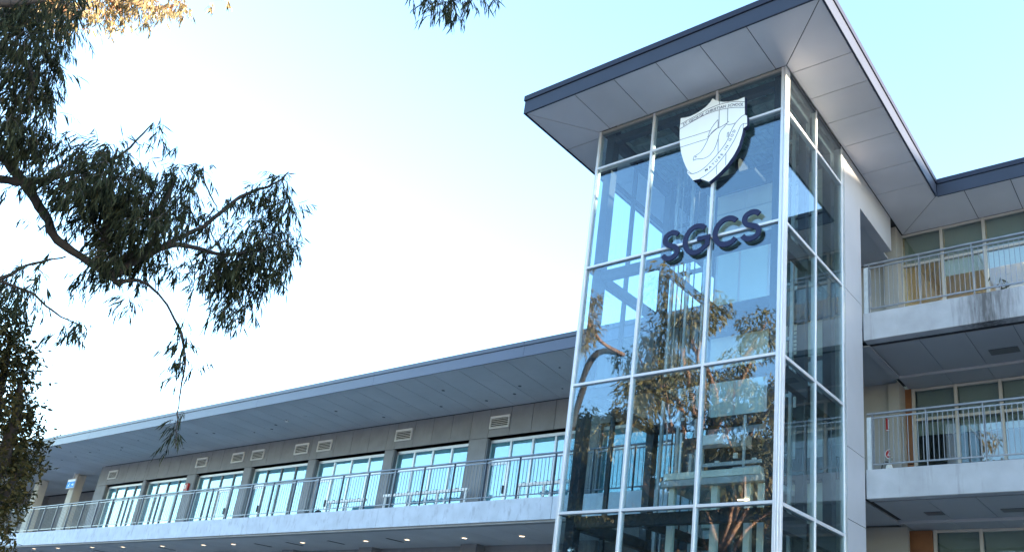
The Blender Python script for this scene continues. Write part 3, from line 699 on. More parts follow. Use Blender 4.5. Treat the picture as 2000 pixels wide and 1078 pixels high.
b = MB(); b.tube([(3.98, 6.477, 6.88), (3.98, 6.472, 6.88)], .10, 20); b.build('red_disc', M['red'], s2, (3.98, 6.477, 6.88))
b = MB(); stroke_xz(b, [(3.93, 6.86), (3.96, 6.91), (4.0, 6.91), (4.03, 6.86)], .014, 6.468, 6.4715); stroke_xz(b, [(3.92, 6.845), (4.04, 6.845)], .014, 6.468, 6.4715); b.build('symbol', M['white'], s2, (3.98, 6.47, 6.87))
ex = thing('fire_extinguisher', (3.98, 6.4, 6.3), 'fire extinguisher with a black hose hung on the pale balcony wall', 'fire extinguisher')
b = MB(); b.tube([(3.98, 6.38, 6.12), (3.98, 6.38, 6.15), (3.98, 6.38, 6.55), (3.98, 6.38, 6.62), (3.98, 6.38, 6.66)], [.06, .075, .075, .05, .025], 14); b.build('cylinder_body', M['white'], ex, (3.98, 6.38, 6.12), smooth=True)
b = MB(); b.tube([(3.98, 6.37, 6.66), (4.03, 6.35, 6.73), (4.07, 6.34, 6.75)], .014, 6); b.tube([(3.98, 6.37, 6.68), (4.05, 6.34, 6.68)], .012, 6); b.build('handle', M['lightsteel'], ex, (3.98, 6.38, 6.66))
b = MB(); b.tube(catmull([(3.98, 6.36, 6.66), (3.90, 6.33, 6.66), (3.84, 6.33, 6.58), (3.83, 6.33, 6.45), (3.86, 6.33, 6.35)], 4), .014, 6); b.build('hose', M['black'], ex, (3.9, 6.35, 6.5))
# furniture behind balcony on the middle level
rk = thing('balcony_bench', (6.5, 6.6, 5.84), 'long dark slatted bench with hooks along the middle balcony windows', 'bench')
bx('bench_top', rk, 4.45, 9.5, 6.50, 6.80, 6.36, 6.42, M['black'], .004)
bx('back_rail', rk, 4.45, 9.5, 6.76, 6.82, 6.50, 6.64, mat('dark_timber', (.05, .035, .03), .5), .004)
for k in range(6): bx('leg', rk, 4.6 + k * .95, 4.66 + k * .95, 6.55, 6.75, 5.83, 6.358, M['aludk'])
for k in range(11): bx('hook', rk, 4.75 + k * .45, 4.79 + k * .45, 6.72, 6.758, 6.56, 6.60, M['alu'], .003)
# top balcony planter and open awning window
pl = thing('potted_plant', (6.62, 6.2, 9.14), 'potted plant with dark drooping leaves behind the top balcony railing', 'plant')
b = MB(); b.tube([(6.62, 6.2, 9.14), (6.62, 6.2, 9.5), (6.62, 6.2, 9.55)], [.13, .18, .19], 14); b.build('pot', mat('maroon_pot', (.16, .04, .04), .5), pl, (6.62, 6.2, 9.14), smooth=True)
b = MB(); b.tube([(6.62, 6.2, 9.5), (6.60, 6.2, 10.0), (6.63, 6.2, 10.5)], [.02, .016, .01], 6)
b.build('stem', M['bark'], pl, (6.62, 6.2, 9.5))
aw = thing('red_bench', (6.3, 6.3, 9.14), 'low dark red bench behind the top balcony railing', 'bench')
bx('seat', aw, 5.7, 6.45, 6.1, 6.5, 9.50, 9.56, M['red'], .01)
for k in (5.75, 6.36): bx('leg', aw, k, k + .05, 6.12, 6.48, 9.13, 9.499, M['aludk'])
# lit tube lamp seen inside the top-floor room
lt = thing('ceiling_lamp', (7.6, 9.0, 12.4), 'lit tube lamp on the ceiling behind the top floor windows', 'lamp')
bx('lamp_body', lt, 6.0, 9.2, 8.9, 9.1, 12.43, 12.49, M['white'])
bx('tube', lt, 6.05, 9.15, 8.95, 9.05, 12.39, 12.428, M['tube'])

# ================================================================== lift equipment in the tower
lc = thing('lift_car', (2.7, 1.4, 2.6), 'pale lift car low in the glass tower with pulleys on its roof', 'lift')
bx('car_floor', lc, 1.9, 3.75, .55, 2.3, 2.60, 2.70, M['lightsteel'])
bx('car_roof', lc, 1.85, 3.80, .50, 2.35, 4.86, 4.98, M['lightsteel'], .01)
for x_, y_ in ((1.95, .6), (2.80, .6), (3.42, .6), (1.95, 2.2), (3.66, 2.2), (3.66, .6)): bx('car_post', lc, x_, x_ + .11, y_, y_ + .11, 2.70, 4.859, M['creamin'], .004)
bx('car_back_panel', lc, 2.07, 3.65, 2.24, 2.27, 2.71, 4.85, M['steel'])
for a, b_ in ((2.07, 2.78), (2.92, 3.40)): bx('car_glass', lc, a, b_, .64, .65, 2.71, 4.85, M['glassb'])
bx('crosshead_beam', lc, 2.05, 3.7, 1.3, 1.42, 5.28, 5.48, M['aludk'], .006)
bx('crosshead_beam', lc, 2.05, 3.7, 1.55, 1.67, 5.28, 5.48, M['aludk'], .006)
bx('equipment_plate', lc, 1.95, 3.72, 1.02, 1.05, 5.10, 5.88, M['steel'], .004)
bx('equipment_plate', lc, 2.05, 2.34, .98, 1.015, 5.2, 5.6, M['aludk'], .004)
for k in range(3): bx('equipment_box', lc, 2.62 + k * .36, 2.70 + k * .36, .98, 1.015, 5.3 + .12 * (k % 2), 5.40 + .12 * (k % 2), M['white'], .003)
bx('lamp_tube', lc, 3.32, 3.52, .56, .585, 4.57, 4.595, M['lamp'])
bx('guard_rail', lc, 2.45, 3.70, .62, .66, 5.20, 5.26, M['lightsteel'])
bx('equipment_box', lc, 2.42, 2.95, .7, .95, 5.62, 5.80, M['white'], .01)
bx('equipment_box', lc, 3.05, 3.33, .75, 1.0, 5.55, 5.78, M['cream'], .01)
bx('equipment_box', lc, 3.2, 3.7, .55, .75, 4.99, 5.14, M['lightsteel'], .01)
bx('guard_post', lc, 3.36, 3.40, .6, .64, 4.99, 6.05, M['lightsteel'])
bx('guard_post', lc, 2.32, 2.38, .6, .66, 4.99, 5.45, M['lightsteel'])
b = MB()
for x_ in (2.25, 2.40):
    b.box(x_, x_ + .03, .9, .95, 4.98, 5.62)
for k in range(7): b.box(2.28, 2.40, .905, .945, 5.03 + k * .085, 5.055 + k * .085)
b.build('guide_shoe_ladder', M['lightsteel'], lc, (2.3, .9, 5))
for i in range(3):
    b = MB(); b.tube([(2.55 + i * .35, 1.44, 5.52), (2.55 + i * .35, 1.53, 5.52)], .13, 16); b.build('pulley', M['aludk'], lc, (2.55 + i * .35, 1.48, 5.52))
bx('roof_fascia', lc, 1.9, 3.75, .50, .535, 4.985, 5.10, M['creamin'])
# guide rails, ropes and brackets
gr = thing('lift_guide_rails', (1.2, 2.0, 0), 'tall thin steel guide rails and ropes running up inside the tower', 'lift rails')
for x_, y_, r_, mm in ((.80, 2.0, .030, 'lightsteel'), (.93, 2.0, .012, 'lightsteel'), (1.06, 2.0, .012, 'black'), (1.19, 2.0, .03, 'lightsteel'), (1.59, 2.0, .025, 'lightsteel'), (1.71, 2.0, .012, 'aludk'), (1.40, 1.9, .012, 'black'), (3.86, 1.4, .03, 'lightsteel'), (3.75, 1.5, .012, 'black'), (3.15, 2.3, .02, 'lightsteel')):
    bx('rail', gr, x_ - r_, x_ + r_, y_ - r_, y_ + r_, .1, H + .1, M[mm])
for z_ in (3.2, 4.3, 5.4, 6.5, 7.6, 8.7, 9.9, 10.9, 11.9):
    bx('bracket', gr, .78, 1.62, 2.04, 2.10, z_, z_ + .09, M['aludk'])
    bx('bracket', gr, 3.70, 4.0, 1.44, 1.50, z_ + .1, z_ + .16, M['lightsteel'])
cw = thing('counterweight', (3.4, 2.0, 7.4), 'dark counterweight frame hanging in the middle of the glass tower', 'counterweight')
bx('frame', cw, 3.05, 3.72, 1.95, 2.10, 7.35, 7.62, M['black'], .01)
for k in range(3): bx('weight', cw, 3.1 + k * .2, 3.27 + k * .2, 1.90, 1.949, 7.40, 7.56, M['lightsteel'], .004)
bx('rail', cw, 3.02, 3.75, 1.92, 1.949, 7.26, 7.31, M['lightsteel'])
b = MB()
for x_ in (3.62, 3.74): b.box(x_, x_ + .02, 1.94, 1.96, 7.63, 8.15)
for k in range(6): b.box(3.64, 3.74, 1.942, 1.958, 7.68 + k * .08, 7.70 + k * .08)
b.build('chain', M['aludk'], cw, (3.7, 1.95, 7.7))
mh = thing('hoist_motor', (2.2, 1.6, 11.5), 'lift hoist motor and clips under the glass tower ceiling', 'motor')
bx('motor_bed', mh, 1.70, 3.0, 1.4, 1.9, 11.55, 11.63, M['aludk'])
b = MB(); b.tube([(1.85, 1.65, 11.83), (2.35, 1.65, 11.83), (2.42, 1.65, 11.83), (2.5, 1.65, 11.83)], [.17, .17, .1, .05], 18); b.build('motor', M['lightsteel'], mh, (2.1, 1.65, 11.8))
b = MB(); b.tube([(2.55, 1.62, 11.83), (2.62, 1.62, 11.83)], .24, 22); b.build('sheave', M['black'], mh, (2.6, 1.62, 11.83))
# ================================================================== signs on the glass
SH = {'outline': [(2.834, 12.304), (2.906, 12.232), (3.001, 12.17), (3.093, 12.125), (3.185, 12.098), (3.286, 12.075), (3.386, 12.063), (3.533, 12.075), (3.551, 11.661), (3.595, 11.626), (3.608, 11.402), (3.57, 11.38), (3.527, 11.369), (3.516, 11.271), (3.484, 11.143), (3.45, 11.016), (3.401, 10.913), (3.34, 10.814), (3.227, 10.672), (3.081, 10.545), (2.975, 10.473), (2.857, 10.409), (2.66, 10.537), (2.506, 10.544), (2.362, 10.753), (2.369, 10.818), (2.315, 10.929), (2.266, 11.047), (2.201, 11.24), (2.158, 11.447), (2.132, 11.675), (2.123, 11.9), (2.128, 12.097), (2.238, 12.072), (2.357, 12.064), (2.474, 12.081), (2.589, 12.113), (2.691, 12.16), (2.78, 12.23)],
      'band_hi': [(2.141, 11.948), (2.268, 11.982), (2.385, 12.005), (2.501, 12.032), (2.616, 12.057), (2.73, 12.081), (2.845, 12.095), (2.959, 12.1), (3.072, 12.094), (3.186, 12.078), (3.298, 12.053), (3.411, 12.013), (3.538, 11.959)],
      'band_lo': [(2.134, 11.841), (2.275, 11.876), (2.391, 11.909), (2.507, 11.936), (2.622, 11.961), (2.736, 11.976), (2.851, 11.978), (2.965, 11.975), (3.079, 11.965), (3.192, 11.943), (3.304, 11.916), (3.416, 11.879), (3.542, 11.83)],
      'v1': [(2.991, 12.173), (2.995, 12.096)],
      'v1b': [(2.997, 11.969), (3.009, 11.551)],
      'v2': [(3.18, 12.097), (3.181, 12.075)],
      'v2b': [(3.183, 11.944), (3.193, 11.624)],
      'v3': [(3.007, 11.328), (3.02, 10.982)],
      'v4': [(3.19, 10.918), (3.198, 10.659)],
      'v5': [(3.007, 10.719), (3.011, 10.512)],
      'h1': [(2.144, 11.573), (2.817, 11.56)],
      'h2': [(2.168, 11.395), (2.769, 11.39)],
      'wing': [(2.981, 11.754), (2.912, 11.69), (2.848, 11.607), (2.803, 11.517), (2.772, 11.418), (2.822, 11.458), (2.877, 11.496), (2.931, 11.532), (2.986, 11.559), (2.988, 11.656), (2.981, 11.754)],
      'body': [(3.221, 11.628), (3.163, 11.601), (3.097, 11.577), (3.031, 11.562), (2.964, 11.557), (2.887, 11.524), (2.833, 11.471), (2.791, 11.402), (2.761, 11.329), (2.71, 11.234), (2.672, 11.176), (2.636, 11.133), (2.569, 11.101), (2.502, 11.083), (2.484, 11.041), (2.487, 10.993), (2.519, 10.999), (2.564, 10.999), (2.645, 10.977), (2.725, 10.966), (2.788, 10.974), (2.841, 10.996), (2.89, 11.044), (2.932, 11.095), (2.965, 11.178), (2.992, 11.263), (3.009, 11.328), (3.021, 11.406), (3.047, 11.468), (3.078, 11.505), (3.132, 11.545), (3.174, 11.597)],
      'tail': [(3.174, 11.597), (3.2, 11.564), (3.254, 11.55), (3.309, 11.542), (3.353, 11.546)],
      'tail2': [(3.232, 11.383), (3.199, 11.38), (3.195, 11.288), (3.221, 11.293), (3.232, 11.383)],
      'rib_in': [(3.551, 11.661), (3.501, 11.651), (3.448, 11.618), (3.395, 11.571), (3.354, 11.527), (3.312, 11.463), (3.282, 11.399), (3.253, 11.327), (3.223, 11.255), (3.187, 11.178), (3.141, 11.114), (3.079, 11.037), (3.016, 10.975), (2.931, 10.89), (2.846, 10.82), (2.749, 10.754), (2.65, 10.708), (2.561, 10.692), (2.469, 10.701), (2.374, 10.754)],
      'rib_out': [(3.602, 11.446), (3.53, 11.467), (3.481, 11.442), (3.457, 11.403), (3.433, 11.346), (3.397, 11.265), (3.357, 11.174), (3.317, 11.107), (3.266, 11.027), (3.214, 10.956), (3.152, 10.879), (3.069, 10.791), (2.985, 10.707), (2.9, 10.642), (2.814, 10.588), (2.738, 10.559), (2.66, 10.537)],
      'ribend': [(3.53, 11.467), (3.527, 11.369)],
      'ribend2': [(2.37, 10.806), (2.473, 10.7)],
      'toptext': [(2.201, 11.917), (2.388, 11.954), (2.619, 12.001), (2.848, 12.03), (3.076, 12.022), (3.301, 11.98), (3.507, 11.915)],
      'bottext': [(2.76, 10.679), (2.841, 10.711), (2.91, 10.754), (2.98, 10.813), (3.043, 10.873), (3.106, 10.927), (3.174, 11.027), (3.213, 11.084), (3.283, 11.235), (3.329, 11.324), (3.365, 11.405)]}
sh = thing('shield_sign', (2.9, -.1, 11.2), 'large white school crest shield with a dove on the tower glass', 'sign')
face = poly_xz('shield_board', sh, SH['outline'], -.14, -.045, M['signwhite'], M['navyface'])
rim = MB()
for k, w_ in (('band_hi', .008), ('band_lo', .008), ('v1', .009), ('v1b', .009), ('v2', .008), ('v2b', .008), ('v3', .008), ('v4', .008), ('v5', .007), ('h1', .007), ('h2', .007),
              ('wing', .008), ('body', .008), ('tail', .008), ('tail2', .007), ('rib_in', .009), ('rib_out', .009), ('ribend', .007), ('ribend2', .007)):
    pts = SH[k]
    if len(pts) > 3 and k not in ('wing', 'tail2'): pts = catmull(pts, 3)
    stroke_xz(rim, pts, w_, -.1445, -.1405)
ex_, ez_ = SH['body'][15][0] + .05, SH['body'][15][1] + .065
stroke_xz(rim, [(ex_ + .016 * math.cos(t * PI / 5), ez_ + .013 * math.sin(t * PI / 5)) for t in range(11)], .006, -.1445, -.1405)
rim.build('crest_linework', M['signink'], sh, (2.9, -.14, 11.2))
stand = MB()
for sx_, sz_ in ((2.45, 11.6), (3.3, 11.7), (2.9, 10.8)): stand.tube([(sx_, -.045, sz_), (sx_, -.0, sz_)], .02, 8)
stand.build('standoff', M['lightsteel'], sh, (2.9, 0, 11.2))
def glyphs(parent, name, text, path, size, m, y0, spread=True, xs_=1.0):
    """letters one by one along a path in x,z, turned to follow it"""
    P = [Vector(p) for p in catmull(path, 8)]
    L = [0]
    for i in range(1, len(P)): L.append(L[-1] + (P[i] - P[i - 1]).length)
    widths = []
    meshes = []
    for ch in text:
        cu = bpy.data.curves.new('letter', 'FONT'); cu.body = ch if ch != ' ' else 'i'; cu.size = size; cu.extrude = .0015; cu.offset = size * .004; cu.resolution_u = 3
        ob = bpy.data.objects.new('letter', cu); me = bpy.data.meshes.new_from_object(ob)
        co = [v.co.copy() for v in me.vertices]; x0_ = min(c.x for c in co); x1_ = max(c.x for c in co)
        widths.append((x1_ - x0_) * xs_ if ch != ' ' else size * .30)
        meshes.append(None if ch == ' ' else ([((c.x - (x0_ + x1_) / 2) * xs_, c.y, c.z) for c in co], [tuple(p.vertices) for p in me.polygons]))
        bpy.data.objects.remove(ob); bpy.data.meshes.remove(me)
    gap = (L[-1] - sum(widths)) / max(1, len(text) - 1) if spread else size * .12
    s = 0
    holder = None
    for w_, me in zip(widths, meshes):
        c_ = s + w_ / 2; s += w_ + gap
        if me is None: continue
        i = max(1, min(len(L) - 1, next((j for j in range(1, len(L)) if L[j] >= c_), len(L) - 1)))
        t = (c_ - L[i - 1]) / max(1e-6, L[i] - L[i - 1]); p = P[i - 1].lerp(P[i], t)
        i0, i1 = max(0, i - 4), min(len(P) - 1, i + 3); d_ = (P[i1] - P[i0]).normalized()
        vs, fs = me
        mb = MB(); mb.add([(p.x + d_.x * a - d_.y * c2, y0 - zz_, p.y + d_.y * a + d_.x * c2) for a, c2, zz_ in vs], fs)
        mb.build(name, m, parent, (p.x, y0, p.y))
tp = SH['toptext']
glyphs(face, 'letter', 'ST GEORGE CHRISTIAN SCHOOL', [(p[0], p[1] - .033) for p in tp], .088, M['signink'], -.142)
bp_ = SH['bottext']
glyphs(face, 'letter', 'MATURE IN GOD', [(p[0] + .012, p[1] - .025) for p in bp_], .085, M['signink'], -.142)
# big letters
lt = thing('letter_sign', (2.9, -.07, 8.9), 'large navy letters reading SGCS fixed across the tower glass', 'sign')
def letter(ch, x0, x1, z0, z1):
    w = .098; cx, cz = (x0 + x1) / 2, (z0 + z1) / 2; rx_, rz_ = (x1 - x0) / 2 - w / 2, (z1 - z0) / 2 - w / 2
    if ch == 'C': paths = [[(cx + .02 + rx_ * 1.06 * math.cos(math.radians(a)), cz + rz_ * math.sin(math.radians(a))) for a in range(42, 320, 6)]]
    elif ch == 'G':
        arc = [(cx + rx_ * math.cos(math.radians(a)), cz + rz_ * math.sin(math.radians(a))) for a in range(45, 352, 6)]
        paths = [arc[:-8] + [(cx + rx_ * .98, cz - rz_ * .58), (cx + rx_ * .98, cz + w * .30)], [(cx + .02, cz - w * .05), (cx + rx_ + w * .48, cz - w * .05)]]
    else:
        pts = [(cx + rx_ * .92, cz + rz_ * .74), (cx + rx_ * .55, cz + rz_ * .95), (cx, cz + rz_ * 1.02), (cx - rx_ * .62, cz + rz_ * .86), (cx - rx_ * .80, cz + rz_ * .50),
               (cx - rx_ * .55, cz + rz_ * .18), (cx, cz), (cx + rx_ * .62, cz - rz_ * .20), (cx + rx_ * .90, cz - rz_ * .52), (cx + rx_ * .68, cz - rz_ * .88), (cx, cz - rz_ * 1.02), (cx - rx_ * .58, cz - rz_ * .92), (cx - rx_ * .98, cz - rz_ * .66)]
        paths = [catmull(pts, 5)]
    b = MB(); 
    for i, p in enumerate(paths): stroke_xz(b, p, w if i == 0 else w * .9, -.072 - .001 * i, -.042)
    for j, f_ in enumerate(b.f):
        if all(abs(b.v[q_][1] + .042) < 1e-4 for q_ in f_): b.mi[j] = 1
    o = b.build('letter', [M['navyface'], M['gold']], lt, (cx, -.09, z0))
    return o
letter('S', 1.845, 2.27, 8.985, 9.615)
letter('G', 2.325, 2.90, 8.975, 9.62)
letter('C', 2.945, 3.50, 8.99, 9.615)
letter('S', 3.505, 3.935, 8.99, 9.61)
b = MB()
for sx_, sz_ in ((2.05, 9.3), (2.39, 9.3), (3.0, 9.3), (3.72, 9.3)): b.tube([(sx_, -.04, sz_), (sx_, .0, sz_)], .015, 8)
b.build('standoff', M['lightsteel'], lt, (2.9, 0, 9.3))

# ================================================================== trees
def leaves_mesh(name, P, D, Ln, Wd, m, parent, loc, seed=0, kind=None):
    """many curved blades: base P, direction D, length, width (numpy)"""
    rg = np.random.default_rng(seed); n = len(P)
    D = D / np.linalg.norm(D, axis=1, keepdims=True)
    rnd = rg.normal(size=(n, 3)); A = np.cross(D, rnd); A /= np.linalg.norm(A, axis=1, keepdims=True) + 1e-9
    B = np.cross(D, A)
    L = Ln[:, None]; Wh = Wd[:, None] / 2; c = rg.uniform(-.16, .16, (n, 1)) * L
    v = np.stack([P, P + D * L * .32 + A * Wh + B * c * .7, P + D * L * .32 - A * Wh + B * c * .7,
                  P + D * L * .68 + A * Wh * .8 + B * c, P + D * L * .68 - A * Wh * .8 + B * c, P + D * L + B * c * .4], axis=1).reshape(-1, 3)
    v = v - np.array(loc)
    base = (np.arange(n) * 6)[:, None]
    tri = np.concatenate([base + np.array([0, 1, 2]), base + np.array([3, 5, 4])], axis=0)
    quad = base + np.array([1, 3, 4, 2])
    me = bpy.data.meshes.new(name)
    nt_, nq = len(tri), len(quad)
    me.vertices.add(len(v)); me.vertices.foreach_set('co', v.astype(np.float32).ravel())
    me.loops.add(nt_ * 3 + nq * 4); me.loops.foreach_set('vertex_index', np.concatenate([tri.ravel(), quad.ravel()]).astype(np.int32))
    me.polygons.add(nt_ + nq)
    me.polygons.foreach_set('loop_start', np.concatenate([np.arange(nt_) * 3, nt_ * 3 + np.arange(nq) * 4]).astype(np.int32))
    me.polygons.foreach_set('loop_total', np.concatenate([np.full(nt_, 3), np.full(nq, 4)]).astype(np.int32))
    me.update(calc_edges=True); me.materials.append(m)
    o = link(bpy.data.objects.new(name, me), parent, loc)
    if kind: o['kind'] = kind
    return o
GUM_BASE = (0.567, -10.797, 0.0)
GUM_TRUNK = [(0.267, -10.897, -0.1, 0.42), (0.417, -10.797, 1.5, 0.36), (0.567, -10.797, 5.049, 0.3), (1.087, -11.126, 5.801, 0.26), (1.682, -11.606, 6.865, 0.19), (1.735, -11.644, 8.445, 0.1)]
GUM_BR = [[(1.177, -11.13, 5.758, 0.232), (1.245, -10.635, 5.816, 0.1856), (1.283, -10.18, 5.771, 0.0754), (1.276, -9.649, 5.543, 0.0522), (1.258, -9.357, 5.348, 0.0452), (1.239, -9.148, 5.174, 0.0383), (1.219, -8.997, 5.017, 0.0394), (1.286, -8.639, 4.897, 0.0348), (1.329, -8.413, 4.797, 0.0232)], [(1.219, -8.997, 5.017, 0.029), (1.294, -8.652, 4.927, 0.0261), (1.418, -8.468, 5.071, 0.0232), (1.55, -8.347, 5.269, 0.0209), (1.678, -8.417, 5.598, 0.029), (1.814, -8.431, 5.87, 0.0174)], [(1.31, -8.519, 4.85, 0.0406), (1.5, -8.335, 5.146, 0.0348), (1.644, -8.15, 5.301, 0.0261), (1.802, -7.818, 5.321, 0.0203), (1.984, -7.568, 5.443, 0.0145), (2.171, -7.381, 5.612, 0.0087)], [(1.5, -8.335, 5.146, 0.029), (1.633, -8.202, 5.323, 0.0232), (1.804, -8.042, 5.537, 0.0203), (2.049, -7.898, 5.876, 0.0174), (2.24, -7.725, 6.059, 0.0116), (2.379, -7.655, 6.225, 0.0058)], [(1.324, -8.445, 4.816, 0.029), (1.403, -8.309, 4.884, 0.0174), (1.453, -8.114, 4.813, 0.0116), (1.472, -7.884, 4.602, 0.0116), (1.47, -7.772, 4.453, 0.0093), (1.412, -7.706, 4.184, 0.0058)], [(1.086, -9.954, 5.256, 0.0522), (1.208, -9.564, 5.349, 0.0406), (1.285, -9.368, 5.415, 0.0348), (1.375, -9.226, 5.527, 0.029), (1.496, -9.057, 5.676, 0.0174), (1.668, -8.881, 5.901, 0.0116), (1.883, -8.796, 6.232, 0.0052)], [(0.851, -9.525, 4.378, 0.0348), (0.982, -9.236, 4.56, 0.0203), (1.073, -9.115, 4.726, 0.0128), (1.212, -8.884, 4.914, 0.007)], [(0.979, -9.231, 4.547, 0.0174), (1.036, -8.995, 4.519, 0.0116), (1.071, -8.759, 4.406, 0.0087), (1.127, -8.545, 4.359, 0.0046)], [(1.328, -8.644, 5.005, 0.0348), (1.443, -8.756, 5.361, 0.029), (1.562, -8.889, 5.701, 0.0203), (1.664, -8.934, 5.926, 0.0087)], [(1.802, -7.818, 5.321, 0.0174), (1.8, -7.657, 5.148, 0.0128), (1.785, -7.465, 4.89, 0.007)], [(1.927, -8.253, 5.943, 0.0081), (1.91, -8.128, 5.814, 0.0075), (1.903, -7.99, 5.686, 0.0058)], [(1.447, -10.992, 6.257, 0.1276), (1.523, -10.421, 6.288, 0.0812), (1.604, -10.009, 6.313, 0.0406), (1.612, -9.747, 6.232, 0.0232), (1.436, -9.601, 5.847, 0.0116)], [(1.523, -10.421, 6.288, 0.0696), (1.744, -10.144, 6.585, 0.0348), (1.907, -9.907, 6.768, 0.0174)], [(1.766, -11.605, 6.81, 0.1276), (2.096, -10.837, 7.239, 0.1044), (2.717, -9.668, 7.752, 0.0754), (3.659, -8.284, 8.159, 0.0464), (4.063, -7.586, 8.135, 0.029), (4.0, -7.334, 7.919, 0.0116)], [(3.659, -8.284, 8.159, 0.0348), (4.007, -7.593, 8.091, 0.0232), (4.36, -7.151, 8.107, 0.0093)], [(1.472, -7.884, 4.602, 0.0093), (1.451, -7.696, 4.292, 0.0087), (1.375, -7.606, 3.899, 0.007), (1.337, -7.528, 3.607, 0.0058), (1.318, -7.485, 3.437, 0.0041)]]
